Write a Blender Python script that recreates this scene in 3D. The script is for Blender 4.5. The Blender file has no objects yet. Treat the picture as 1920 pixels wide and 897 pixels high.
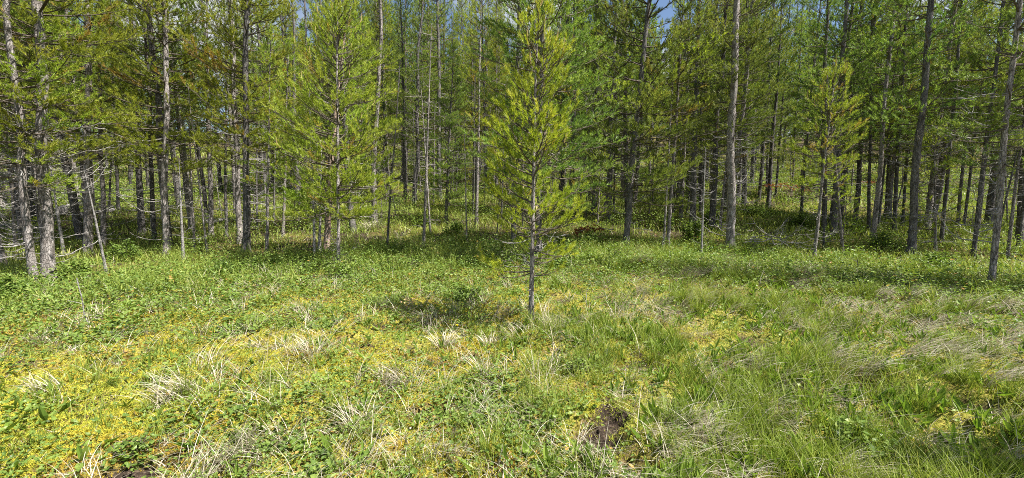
import bpy, math
import numpy as np
from mathutils import Vector, Matrix, Euler

# ------------------------------------------------------------------ camera, sky, sun, exposure
scene = bpy.context.scene
COL = scene.collection
PITCH = math.radians(6.0)
CAM_H = 1.6
FPX = 800.0            # focal length in pixels of the 1920 px wide photograph
cam_d = bpy.data.cameras.new("camera")
cam = bpy.data.objects.new("camera", cam_d)
COL.objects.link(cam)
cam_d.sensor_width = 36.0
cam_d.lens = 36.0 * FPX / 1920.0
cam_d.clip_start = 0.05
cam_d.clip_end = 2000.0
cam.location = (0, 0, CAM_H)
cam.rotation_euler = (math.pi / 2 - PITCH, 0, 0)
scene.camera = cam

SUN_EL = math.radians(59.0)
SUN_DIR = np.array([0.93, -0.31])            # horizontal direction towards the sun
SUN_DIR = SUN_DIR / np.linalg.norm(SUN_DIR)
sv = Vector((SUN_DIR[0] * math.cos(SUN_EL), SUN_DIR[1] * math.cos(SUN_EL), math.sin(SUN_EL)))
sun_d = bpy.data.lights.new("sun", 'SUN')
sun_d.energy = 5.0
sun_d.angle = math.radians(0.53)
sun_d.color = (1.0, 0.955, 0.88)
sun = bpy.data.objects.new("sun", sun_d)
COL.objects.link(sun)
sun.location = (20, -10, 30)
sun.rotation_euler = sv.to_track_quat('Z', 'Y').to_euler()

world = bpy.data.worlds.new("World")
scene.world = world
world.use_nodes = True
wn, wl = world.node_tree.nodes, world.node_tree.links
wn.clear()
sky = wn.new('ShaderNodeTexSky')
sky.sky_type = 'NISHITA'
sky.sun_disc = False
sky.sun_elevation = SUN_EL
sky.sun_rotation = math.atan2(SUN_DIR[0], SUN_DIR[1])
sky.altitude = 1200
sky.air_density = 1.0
sky.dust_density = 1.0
bg = wn.new('ShaderNodeBackground'); bg.inputs[1].default_value = 0.062
wo = wn.new('ShaderNodeOutputWorld')
tc = wn.new('ShaderNodeTexCoord')
cn = wn.new('ShaderNodeTexNoise'); cn.inputs['Scale'].default_value = 3.2; cn.inputs['Detail'].default_value = 6
cr = wn.new('ShaderNodeValToRGB')
cr.color_ramp.elements[0].position = 0.50; cr.color_ramp.elements[0].color = (0, 0, 0, 1)
cr.color_ramp.elements[1].position = 0.60; cr.color_ramp.elements[1].color = (1, 1, 1, 1)
cm = wn.new('ShaderNodeMix'); cm.data_type = 'RGBA'
cm.inputs['B'].default_value = (5.0, 5.15, 5.4, 1)
wl.new(tc.outputs['Generated'], cn.inputs['Vector'])
wl.new(cn.outputs['Fac'], cr.inputs['Fac'])
wl.new(cr.outputs['Color'], cm.inputs['Factor'])
wl.new(sky.outputs['Color'], cm.inputs['A'])
wl.new(cm.outputs['Result'], bg.inputs['Color'])
wl.new(bg.outputs[0], wo.inputs['Surface'])

scene.view_settings.view_transform = 'Standard'
scene.view_settings.look = 'None'
scene.view_settings.exposure = 1.38
scene.view_settings.gamma = 1.0
scene.view_settings.use_curve_mapping = False
scene.render.film_transparent = False
cy = scene.cycles
cy.max_bounces = 4
cy.diffuse_bounces = 2
cy.glossy_bounces = 1
cy.transmission_bounces = 3
cy.transparent_max_bounces = 4
cy.caustics_reflective = False
cy.caustics_refractive = False
cy.use_denoising = False
scene.render.filter_size = 1.1
cy.pixel_filter_type = 'BLACKMAN_HARRIS'
cy.filter_width = 0.95

# ------------------------------------------------------------------ numeric helpers
_lat = {}
def vnoise(x, y, scale, seed=0):
    """smooth value noise in 0..1; scale is the feature size in metres"""
    if seed not in _lat:
        _lat[seed] = np.random.default_rng(1000 + seed).random((256, 256))
    g = _lat[seed]
    u = np.asarray(x, float) / scale + 37.3 * seed; v = np.asarray(y, float) / scale + 11.7 * seed
    i = np.floor(u).astype(int); j = np.floor(v).astype(int)
    fu = u - i; fv = v - j
    fu = fu * fu * (3 - 2 * fu); fv = fv * fv * (3 - 2 * fv)
    a = g[i & 255, j & 255]; b = g[(i + 1) & 255, j & 255]
    c = g[i & 255, (j + 1) & 255]; d = g[(i + 1) & 255, (j + 1) & 255]
    return (a * (1 - fu) + b * fu) * (1 - fv) + (c * (1 - fu) + d * fu) * fv

def fbm(x, y, scale, seed=0, octv=3):
    s = 0; a = 1; t = 0
    for k in range(octv):
        s = s + a * vnoise(x, y, scale / 2 ** k, seed + 7 * k); t += a; a *= 0.5
    return s / t

def softplus(t, w):
    t = np.asarray(t, float) / w
    return w * np.where(t > 20, t, np.log1p(np.exp(np.minimum(t, 20))))

def H0(x, y):
    """large shape of the land: level in front, rising behind the first trees, a hillside farther off"""
    x = np.asarray(x, float); y = np.asarray(y, float)
    yy = np.minimum(y, 110.0)
    h = 0.10 * softplus(yy - 9.8, 1.2) + 0.09 * softplus(yy - 22, 3.0)
    h = h - 0.02 * softplus(y - 110, 8)
    fade = np.clip((np.hypot(x, y) - 6) / 10, 0, 1)
    h = h + fade * (fbm(x, y, 9.0, 3, 2) - 0.5) * 0.7
    h = h + np.clip((np.hypot(x, y) - 40) / 60, 0, 1) * (fbm(x, y, 40.0, 5, 2) - 0.5) * 7
    return h

def at(px, py):
    """where the ray through a pixel of the 1920x897 photograph meets the land"""
    cx = (px - 960) / FPX; cyu = -(py - 448.5) / FPX
    d = np.array([cx, math.cos(PITCH) + math.sin(PITCH) * cyu, -math.sin(PITCH) + math.cos(PITCH) * cyu])
    t = np.arange(0.5, 140, 0.01)
    P = d[None] * t[:, None]; P[:, 2] += CAM_H
    hit = np.nonzero(P[:, 2] < H0(P[:, 0], P[:, 1]))[0]
    k = hit[0] if len(hit) else len(t) - 1
    return P[k, 0], P[k, 1], t[k], d

def blob(x, y, px, py, rad):
    bx, by, _, _ = at(px, py)
    return np.exp(-((x - bx) ** 2 + (y - by) ** 2) / rad ** 2)

HOLES = [(1125, 830, .17, .13), (1150, 800, .09, .12), (1195, 885, .12, .10), (1630, 735, .30, .16), (1835, 768, .34, .17), (1790, 750, .2, .12),
         (1420, 635, .22, .09), (1055, 712, .12, .06), (385, 652, .12, .05), (1195, 690, .25, .05), (250, 880, .15, .06), (300, 548, .30, .03), (215, 560, .25, .03), (640, 590, .12, .02)]
HOLES = [(at(a, b)[0], at(a, b)[1], r, d) for a, b, r, d in HOLES]
def holes(x, y):
    s = 0
    for hx, hy, r, d in HOLES:
        s = s + np.exp(-(((x - hx) ** 2 + ((y - hy) * 1.2) ** 2) / r ** 2) ** 2)
    return np.clip(s * (.35 + 1.3 * fbm(x, y, .09, 91, 2)), 0, 1)

def HG(x, y):
    """ground height with hummocks, hollows and small lumps"""
    x = np.asarray(x, float); y = np.asarray(y, float)
    r = np.hypot(x, y)
    nf = np.clip((30 - r) / 20, 0, 1)
    h = H0(x, y)
    h = h + nf * ((fbm(x, y, 1.1, 11, 2) - 0.5) * 0.16 + (fbm(x, y, 0.34, 13, 2) - 0.5) * 0.12)
    h = h + np.clip((14 - r) / 8, 0, 1) * (fbm(x, y, 0.10, 17, 2) - 0.5) * 0.06
    for hx, hy, rr, d in HOLES:
        h = h - d * np.exp(-(((x - hx) ** 2 + ((y - hy) * 1.2) ** 2) / rr ** 2) ** 2)
        h = h + 0.25 * d * np.exp(-((np.hypot(x - hx, y - hy) - 1.5 * rr) / (0.45 * rr)) ** 2)
    return h

class Geo:
    """collects triangles, builds them as ONE mesh object"""
    def __init__(self):
        self.V = []; self.F = []; self.M = []; self.C = []; self.n = 0
    def add(self, V, F, v=0.5, mat=0):
        V = np.asarray(V, np.float32).reshape(-1, 3); F = np.asarray(F, np.int64).reshape(-1, 3)
        self.V.append(V); self.F.append(F + self.n); self.n += len(V)
        self.M.append(np.full(len(F), mat, np.int32))
        self.C.append(np.broadcast_to(np.asarray(v, np.float32), (len(V),)).copy())
    def mesh(self, name, mats, smooth=False):
        V = np.concatenate(self.V); F = np.concatenate(self.F); M = np.concatenate(self.M); C = np.concatenate(self.C)
        me = bpy.data.meshes.new(name)
        me.vertices.add(len(V)); me.vertices.foreach_set('co', V.ravel())
        me.loops.add(len(F) * 3); me.loops.foreach_set('vertex_index', F.astype(np.int32).ravel())
        me.polygons.add(len(F)); me.polygons.foreach_set('loop_start', np.arange(0, len(F) * 3, 3, dtype=np.int32))
        for m in mats: me.materials.append(m)
        me.polygons.foreach_set('material_index', M)
        me.polygons.foreach_set('use_smooth', np.full(len(F), smooth))
        a = me.attributes.new('v', 'FLOAT', 'POINT'); a.data.foreach_set('value', C)
        me.update(calc_edges=True)
        return me

def link(name, data, parent=None):
    o = bpy.data.objects.new(name, data); COL.objects.link(o)
    if parent is not None: o.parent = parent
    return o
def tag(o, label=None, cat=None, group=None, kind=None):
    if label: o['label'] = label
    if cat: o['category'] = cat
    if group: o['group'] = group
    if kind: o['kind'] = kind
    return o

def norm(a):
    return a / np.maximum(np.linalg.norm(a, axis=-1, keepdims=True), 1e-9)
def rot_frame(d, rng):
    """two unit vectors across each direction, randomly rolled"""
    h = norm(rng.normal(size=d.shape))
    u = norm(np.cross(d, h)); return u, np.cross(d, u)

def tube(g, P, R, k=4, v=0.5, mat=0, cap=True):
    P = np.asarray(P, float); n = len(P); R = np.broadcast_to(np.asarray(R, float), (n,))
    T = np.gradient(P, axis=0); T = norm(T)
    ref = np.array([0.31, 0.17, 0.93]) if abs(T[0, 2]) < 0.8 else np.array([0.9, 0.3, 0.1])
    U = norm(np.cross(T, ref)); W = np.cross(T, U)
    a = np.arange(k) * 2 * math.pi / k
    V = P[:, None] + R[:, None, None] * (np.cos(a)[None, :, None] * U[:, None] + np.sin(a)[None, :, None] * W[:, None])
    i = np.arange(n - 1)[:, None] * k; j = np.arange(k)[None]; j2 = (j + 1) % k
    q = np.stack([i + j, i + j2, i + k + j2, i + k + j], -1).reshape(-1, 4)
    F = np.concatenate([q[:, [0, 1, 2]], q[:, [0, 2, 3]]])
    V = V.reshape(-1, 3)
    if cap:
        V = np.concatenate([V, P[-1:], P[:1]])
        c = n * k
        top = np.array([[(n - 1) * k + m, (n - 1) * k + (m + 1) % k, c] for m in range(k)])
        bot = np.array([[(m + 1) % k, m, c + 1] for m in range(k)])
        F = np.concatenate([F, top, bot])
    g.add(V, F, v, mat)

# ------------------------------------------------------------------ materials
def new_mat(name):
    m = bpy.data.materials.new(name); m.use_nodes = True
    nt = m.node_tree; nt.nodes.clear()
    return m, nt.nodes, nt.links
def ramp(N, stops):
    r = N.new('ShaderNodeValToRGB'); e = r.color_ramp.elements
    while len(e) < len(stops): e.new(0.5)
    for el, (p, c) in zip(e, stops):
        el.position = p; el.color = (*c, 1)
    return r
def leaf_mat(name, stops, trans=0.35, gloss=0.05, rough=0.45, tint=(1, 1, 0.6), objvar=0.0):
    m, N, L = new_mat(name)
    at_ = N.new('ShaderNodeAttribute'); at_.attribute_name = 'v'
    r = ramp(N, stops); L.new(at_.outputs['Fac'], r.inputs['Fac'])
    col = r.outputs['Color']
    if objvar > 0:
        oi = N.new('ShaderNodeObjectInfo')
        hs = N.new('ShaderNodeHueSaturation')
        mr = N.new('ShaderNodeMapRange'); mr.inputs['To Min'].default_value = 0.5 - objvar * 0.018; mr.inputs['To Max'].default_value = 0.5 + objvar * 0.018
        mr2 = N.new('ShaderNodeMapRange'); mr2.inputs['To Min'].default_value = 1 - 0.22 * objvar; mr2.inputs['To Max'].default_value = 1 + 0.2 * objvar
        L.new(oi.outputs['Random'], mr.inputs['Value']); L.new(oi.outputs['Random'], mr2.inputs['Value'])
        L.new(mr.outputs[0], hs.inputs['Hue']); L.new(mr2.outputs[0], hs.inputs['Value'])
        L.new(col, hs.inputs['Color']); col = hs.outputs['Color']
    p = N.new('ShaderNodeBsdfPrincipled'); p.inputs['Roughness'].default_value = rough
    p.inputs['Specular IOR Level'].default_value = gloss * 4
    L.new(col, p.inputs['Base Color'])
    t = N.new('ShaderNodeBsdfTranslucent')
    mx = N.new('ShaderNodeMix'); mx.data_type = 'RGBA'; mx.blend_type = 'MULTIPLY'; mx.inputs['Factor'].default_value = 1
    mx.inputs['B'].default_value = (*tint, 1)
    L.new(col, mx.inputs['A']); L.new(mx.outputs['Result'], t.inputs['Color'])
    ms = N.new('ShaderNodeMixShader'); ms.inputs[0].default_value = trans
    L.new(p.outputs[0], ms.inputs[1]); L.new(t.outputs[0], ms.inputs[2])
    o = N.new('ShaderNodeOutputMaterial'); L.new(ms.outputs[0], o.inputs['Surface'])
    return m

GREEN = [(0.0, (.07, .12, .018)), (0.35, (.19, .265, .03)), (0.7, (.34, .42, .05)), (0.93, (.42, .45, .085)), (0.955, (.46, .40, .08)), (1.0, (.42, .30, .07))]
YELLOW = [(0.0, (.12, .18, .02)), (0.35, (.27, .36, .032)), (0.7, (.42, .48, .05)), (0.93, (.56, .54, .09)), (0.955, (.54, .46, .08)), (1.0, (.48, .35, .07))]
DEEP_SHADED = [(0.0, (.035, .07, .024)), (0.35, (.115, .185, .044)), (0.7, (.24, .32, .062)), (0.95, (.33, .38, .09)), (1.0, (.30, .22, .06))]
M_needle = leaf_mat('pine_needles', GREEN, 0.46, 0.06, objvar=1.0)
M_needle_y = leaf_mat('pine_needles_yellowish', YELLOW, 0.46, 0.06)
M_needle_d = leaf_mat('pine_needles_deep_shaded', DEEP_SHADED, 0.44, 0.06, objvar=1.0)  # deeper green of right-hand crowns; background crowns' shade painted into the needle colour
M_candle = leaf_mat('new_shoots', [(0, (.44, .30, .15)), (1, (.52, .44, .18))], 0.1, 0.02)
M_rust = leaf_mat('dead_needles', [(0, (.22, .07, .03)), (1, (.50, .20, .08))], 0.3, 0.03)
M_leaf = leaf_mat('broad_leaves', [(0, (.06, .10, .025)), (0.4, (.14, .22, .042)), (0.75, (.24, .32, .065)), (0.93, (.31, .36, .11)), (1, (.45, .28, .08))], 0.38, 0.06, 0.42, (0.9, 1, .45))
M_lance = leaf_mat('lance_leaves', [(0, (.09, .15, .025)), (0.5, (.17, .26, .04)), (1, (.32, .41, .08))], 0.42, 0.06, 0.38, (0.9, 1, .4))
M_grass = leaf_mat('green_grass', [(0, (.12, .18, .03)), (0.5, (.24, .31, .05)), (0.85, (.38, .43, .10)), (1, (.52, .50, .20))], 0.35, 0.06, 0.45, (1, 1, .5))
M_dry = leaf_mat('dry_grass', [(0, (.24, .20, .13)), (0.4, (.44, .39, .29)), (0.8, (.60, .555, .44)), (1, (.70, .66, .56))], 0.22, 0.04, 0.5, (1, .95, .8))
M_moss = leaf_mat('moss', [(0, (.16, .09, .035)), (0.12, (.34, .21, .05)), (0.25, (.48, .38, .05)), (0.5, (.50, .47, .06)), (0.75, (.38, .41, .055)), (1, (.20, .26, .05))], 0.3, 0.01, 0.8)
M_flower = leaf_mat('yellow_petals', [(0, (.8, .62, .02)), (1, (.8, .62, .02))], 0.2, 0.02)
M_white = leaf_mat('white_petals', [(0, (.8, .8, .76)), (1, (.8, .8, .76))], 0.2, 0.02)

def wood_mat(name, stops, scale=(14, 14, 5), bump=0.6, streak=False):
    m, N, L = new_mat(name)
    tc = N.new('ShaderNodeTexCoord'); mp = N.new('ShaderNodeMapping'); mp.inputs['Scale'].default_value = scale
    oi = N.new('ShaderNodeObjectInfo')
    L.new(tc.outputs['Object'], mp.inputs['Vector'])
    ad = N.new('ShaderNodeVectorMath'); ad.operation = 'ADD'
    L.new(mp.outputs[0], ad.inputs[0])
    sc_ = N.new('ShaderNodeVectorMath'); sc_.operation = 'SCALE'; sc_.inputs['Scale'].default_value = 40
    cb = N.new('ShaderNodeCombineXYZ'); L.new(oi.outputs['Random'], cb.inputs[0]); L.new(oi.outputs['Random'], cb.inputs[2])
    L.new(cb.outputs[0], sc_.inputs[0]); L.new(sc_.outputs[0], ad.inputs[1])
    n1 = N.new('ShaderNodeTexNoise'); n1.inputs['Scale'].default_value = 1.3; n1.inputs['Detail'].default_value = 6; n1.inputs['Roughness'].default_value = 0.65
    vo = N.new('ShaderNodeTexVoronoi'); vo.feature = 'DISTANCE_TO_EDGE'; vo.inputs['Scale'].default_value = 2.2
    L.new(ad.outputs[0], n1.inputs['Vector']); L.new(ad.outputs[0], vo.inputs['Vector'])
    r = ramp(N, stops); L.new(n1.outputs['Fac'], r.inputs['Fac'])
    cr_ = N.new('ShaderNodeMapRange'); cr_.inputs['From Max'].default_value = 0.12; cr_.inputs['To Min'].default_value = 0.45
    L.new(vo.outputs['Distance'], cr_.inputs['Value'])
    mx = N.new('ShaderNodeMix'); mx.data_type = 'RGBA'; mx.blend_type = 'MULTIPLY'; mx.inputs['Factor'].default_value = 1
    L.new(r.outputs['Color'], mx.inputs['A']); L.new(cr_.outputs[0], mx.inputs['B'])
    # per-tree brightness
    mr = N.new('ShaderNodeMapRange'); mr.inputs['To Min'].default_value = 0.8; mr.inputs['To Max'].default_value = 1.15
    L.new(oi.outputs['Random'], mr.inputs['Value'])
    mx2 = N.new('ShaderNodeMix'); mx2.data_type = 'RGBA'; mx2.blend_type = 'MULTIPLY'; mx2.inputs['Factor'].default_value = 1
    L.new(mx.outputs['Result'], mx2.inputs['A']); L.new(mr.outputs[0], mx2.inputs['B'])
    p = N.new('ShaderNodeBsdfPrincipled'); p.inputs['Roughness'].default_value = 0.85; p.inputs['Specular IOR Level'].default_value = 0.2
    L.new(mx2.outputs['Result'], p.inputs['Base Color'])
    b = N.new('ShaderNodeBump'); b.inputs['Strength'].default_value = bump; b.inputs['Distance'].default_value = 0.015
    mm = N.new('ShaderNodeMath'); mm.operation = 'ADD'; L.new(n1.outputs['Fac'], mm.inputs[0]); L.new(cr_.outputs[0], mm.inputs[1])
    L.new(mm.outputs[0], b.inputs['Height']); L.new(b.outputs[0], p.inputs['Normal'])
    o = N.new('ShaderNodeOutputMaterial'); L.new(p.outputs[0], o.inputs['Surface'])
    return m
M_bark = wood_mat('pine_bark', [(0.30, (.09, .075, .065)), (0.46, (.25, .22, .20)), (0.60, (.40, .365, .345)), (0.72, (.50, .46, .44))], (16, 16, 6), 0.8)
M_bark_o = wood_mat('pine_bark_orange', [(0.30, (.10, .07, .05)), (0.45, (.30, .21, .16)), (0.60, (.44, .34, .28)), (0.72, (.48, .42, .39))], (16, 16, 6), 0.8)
M_bark_dk = wood_mat('pine_bark_dark_shaded', [(0.30, (.055, .05, .048)), (0.46, (.13, .12, .115)), (0.60, (.21, .195, .185)), (0.75, (.34, .32, .30))], (16, 16, 6), 0.8)  # darker copy of the bark, with the shade on trunks painted in
M_twig = wood_mat('live_branch_bark', [(0.3, (.06, .05, .04)), (0.7, (.20, .165, .13))], (30, 30, 30), 0.3)
M_deadw = wood_mat('grey_dead_wood', [(0.30, (.15, .135, .125)), (0.5, (.32, .30, .285)), (0.7, (.50, .48, .46))], (9, 9, 9), 0.4)

def ground_mat():
    m, N, L = new_mat('forest_ground')
    tc = N.new('ShaderNodeTexCoord')
    def noise(s, d=4, w=None):
        n = N.new('ShaderNodeTexNoise'); n.inputs['Scale'].default_value = s; n.inputs['Detail'].default_value = d
        n.inputs['Roughness'].default_value = 0.65
        L.new(tc.outputs['Object'], n.inputs['Vector']); return n
    a = noise(2.4, 5); b = noise(55, 4); c = noise(0.5, 3)
    moss = ramp(N, [(0.30, (.09, .075, .04)), (0.42, (.19, .14, .05)), (0.50, (.30, .26, .055)), (0.60, (.27, .28, .05)), (0.72, (.12, .15, .035))])
    L.new(a.outputs['Fac'], moss.inputs['Fac'])
    fine = ramp(N, [(0.34, (.14, .12, .09)), (0.5, (.75, .75, .75)), (0.66, (1.35, 1.35, 1.2))])
    L.new(b.outputs['Fac'], fine.inputs['Fac'])
    mx = N.new('ShaderNodeMix'); mx.data_type = 'RGBA'; mx.blend_type = 'MULTIPLY'; mx.inputs['Factor'].default_value = 1
    L.new(moss.outputs['Color'], mx.inputs['A']); L.new(fine.outputs['Color'], mx.inputs['B'])
    soil = ramp(N, [(0.3, (.016, .012, .010)), (0.55, (.05, .036, .026)), (0.75, (.20, .15, .11))])
    L.new(b.outputs['Fac'], soil.inputs['Fac'])
    at_ = N.new('ShaderNodeAttribute'); at_.attribute_name = 'v'      # bare soil where turf is torn or littered; also forest shade as colour
    m2 = N.new('ShaderNodeMix'); m2.data_type = 'RGBA'
    L.new(at_.outputs['Fac'], m2.inputs['Factor']); L.new(mx.outputs['Result'], m2.inputs['A']); L.new(soil.outputs['Color'], m2.inputs['B'])
    p = N.new('ShaderNodeBsdfPrincipled'); p.inputs['Roughness'].default_value = 0.95; p.inputs['Specular IOR Level'].default_value = 0.1
    L.new(m2.outputs['Result'], p.inputs['Base Color'])
    bp = N.new('ShaderNodeBump'); bp.inputs['Strength'].default_value = 0.9; bp.inputs['Distance'].default_value = 0.02
    L.new(b.outputs['Fac'], bp.inputs['Height']); L.new(bp.outputs[0], p.inputs['Normal'])
    o = N.new('ShaderNodeOutputMaterial'); L.new(p.outputs[0], o.inputs['Surface'])
    return m
M_ground = ground_mat()

# ------------------------------------------------------------------ ground: one sheet, finest in front of the camera
def soil_shade_mask(x, y):
    s = holes(x, y) * 1.3
    r = np.hypot(x, y)
    s = s + np.clip((r - 6.5) / 3, 0, 1) * np.clip(.7 + (fbm(x, y, 1.6, 23, 3) - 0.5) * 3, 0.45, 0.95)  # dark soil colour raised under the trees, painting in forest-floor shade
    s = s + np.clip((.36 - fbm(x, y, .3, 25, 2)) * 8, 0, .9)
    return np.clip(s, 0, 1)

def build_ground():
    rr = np.concatenate([[0.3, 0.8], np.geomspace(1.2, 14, 330), np.geomspace(14, 400, 130)[1:]])
    fa = np.linspace(-62, 62, 560)
    ca = np.linspace(62, 298, 40)[1:-1]
    ang = np.radians(np.concatenate([fa, ca]))
    A, R = np.meshgrid(ang, rr, indexing='xy')
    X = R * np.sin(A); Y = R * np.cos(A)
    Z = HG(X, Y)
    n, k = X.shape
    V = np.stack([X, Y, Z], -1).reshape(-1, 3)
    V = np.concatenate([V, [[0, 0, float(HG(0, 0))]]])
    i = np.arange(n - 1)[:, None] * k; j = np.arange(k)[None]; j2 = (j + 1) % k
    q = np.stack([i + j, i + k + j, i + k + j2, i + j2], -1).reshape(-1, 4)
    F = np.concatenate([q[:, [0, 2, 1]], q[:, [0, 3, 2]]])
    c = n * k
    F = np.concatenate([F, np.array([[c, (m + 1) % k, m] for m in range(k)])])
    g = Geo(); g.add(V, F, soil_shade_mask(V[:, 0], V[:, 1]))
    o = link('ground', g.mesh('ground', [M_ground], True))
    # keep the normals up
    tag(o, kind='structure')
build_ground()

# ------------------------------------------------------------------ trees
def axis_wobble(seed, R):
    r = np.random.default_rng(seed)
    a = r.uniform(0, 6.28, 4); am = R * r.uniform(0.12, 0.5)
    def f(z):
        z = np.asarray(z, float)
        k = np.clip(z / 1.5, 0, 1)
        x = am * k * (np.sin(z * 0.9 + a[0]) + 0.5 * np.sin(z * 2.1 + a[1]))
        y = am * k * (np.sin(z * 0.8 + a[2]) + 0.5 * np.sin(z * 2.3 + a[3]))
        return x - x * 0, y
    return f

def trunk_geo(g, H, R, seed, mat=0, k=12, sweep=None, wob=True):
    rng = np.random.default_rng(seed)
    z = np.concatenate([[-0.25, -0.05], np.arange(0.04, min(5.0, H), 0.14), np.arange(5.2, H, 0.6), [H]]) if H > 5 else \
        np.concatenate([[-0.25, -0.05], np.arange(0.04, H, 0.14), [H]])
    f = axis_wobble(seed, R) if wob else (lambda z: (0 * z, 0 * z))
    x, y = f(z)
    if sweep is not None:
        x = x + sweep[0] * (np.exp(-np.clip(z, 0, 99) / 0.9) - 1); y = y + sweep[1] * (np.exp(-np.clip(z, 0, 99) / 0.9) - 1)
    rad = R * np.clip(1 - np.clip(z, 0, H) / H, 0, 1) ** 0.75 + 0.004
    rad = rad * (1 + 0.5 * np.exp(-np.clip(z, 0, 9) / (0.10 + R * .6)))
    a = np.arange(k) * 2 * math.pi / k
    rn = 1 + 0.05 * rng.normal(size=(len(z), k)) + 0.05 * np.sin(a * 2 + rng.uniform(0, 6))[None] + 0.05 * rng.normal(size=(len(z), 1))
    rn = rn + (0.22 * np.exp(-np.clip(z, 0, 9) / 0.12))[:, None] * np.sin(a * 4 + rng.uniform(0, 6))[None]
    V = np.stack([x[:, None] + rad[:, None] * rn * np.cos(a), y[:, None] + rad[:, None] * rn * np.sin(a), np.repeat(z[:, None], k, 1)], -1)
    n = len(z); i = np.arange(n - 1)[:, None] * k; j = np.arange(k)[None]; j2 = (j + 1) % k
    q = np.stack([i + j, i + j2, i + k + j2, i + k + j], -1).reshape(-1, 4)
    g.add(V, np.concatenate([q[:, [0, 1, 2]], q[:, [0, 2, 3]]]), 0.5, mat)
    return f

def needles(g, P, D, Ls, v, rng, n=40, nl=0.055, nw=0.0028, mat=0, spread=1.08):
    """bottle-brush shoots: P start, D direction, Ls length; n needles each"""
    S = len(P)
    t = rng.random((S, n)) ** 0.8
    base = P[:, None] + D[:, None] * (Ls[:, None] * t)[..., None]
    d = np.repeat(D[:, None], n, 1)
    u, w = rot_frame(d, rng)
    an = rng.uniform(0.45, 1.0, (S, n, 1)) * spread * (1.15 - 0.5 * t[..., None])
    dr = norm(d * np.cos(an) + u * np.sin(an) + np.array([0, 0, 0.10]))
    ln = nl * rng.uniform(0.7, 1.15, (S, n, 1))
    tip = base + dr * ln
    side = norm(np.cross(dr, rng.normal(size=dr.shape))) * nw * 0.5
    V = np.stack([base + side, base - side, tip], 2).reshape(-1, 3)
    F = np.arange(len(V)).reshape(-1, 3)
    vv = np.clip(v[:, None] + rng.normal(size=(S, n)) * 0.10, 0, 1)
    vv = np.where(v[:, None] > 0.94, v[:, None], np.minimum(vv, 0.93))
    g.add(V, F, np.repeat(vv.reshape(-1), 3), mat)

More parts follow.
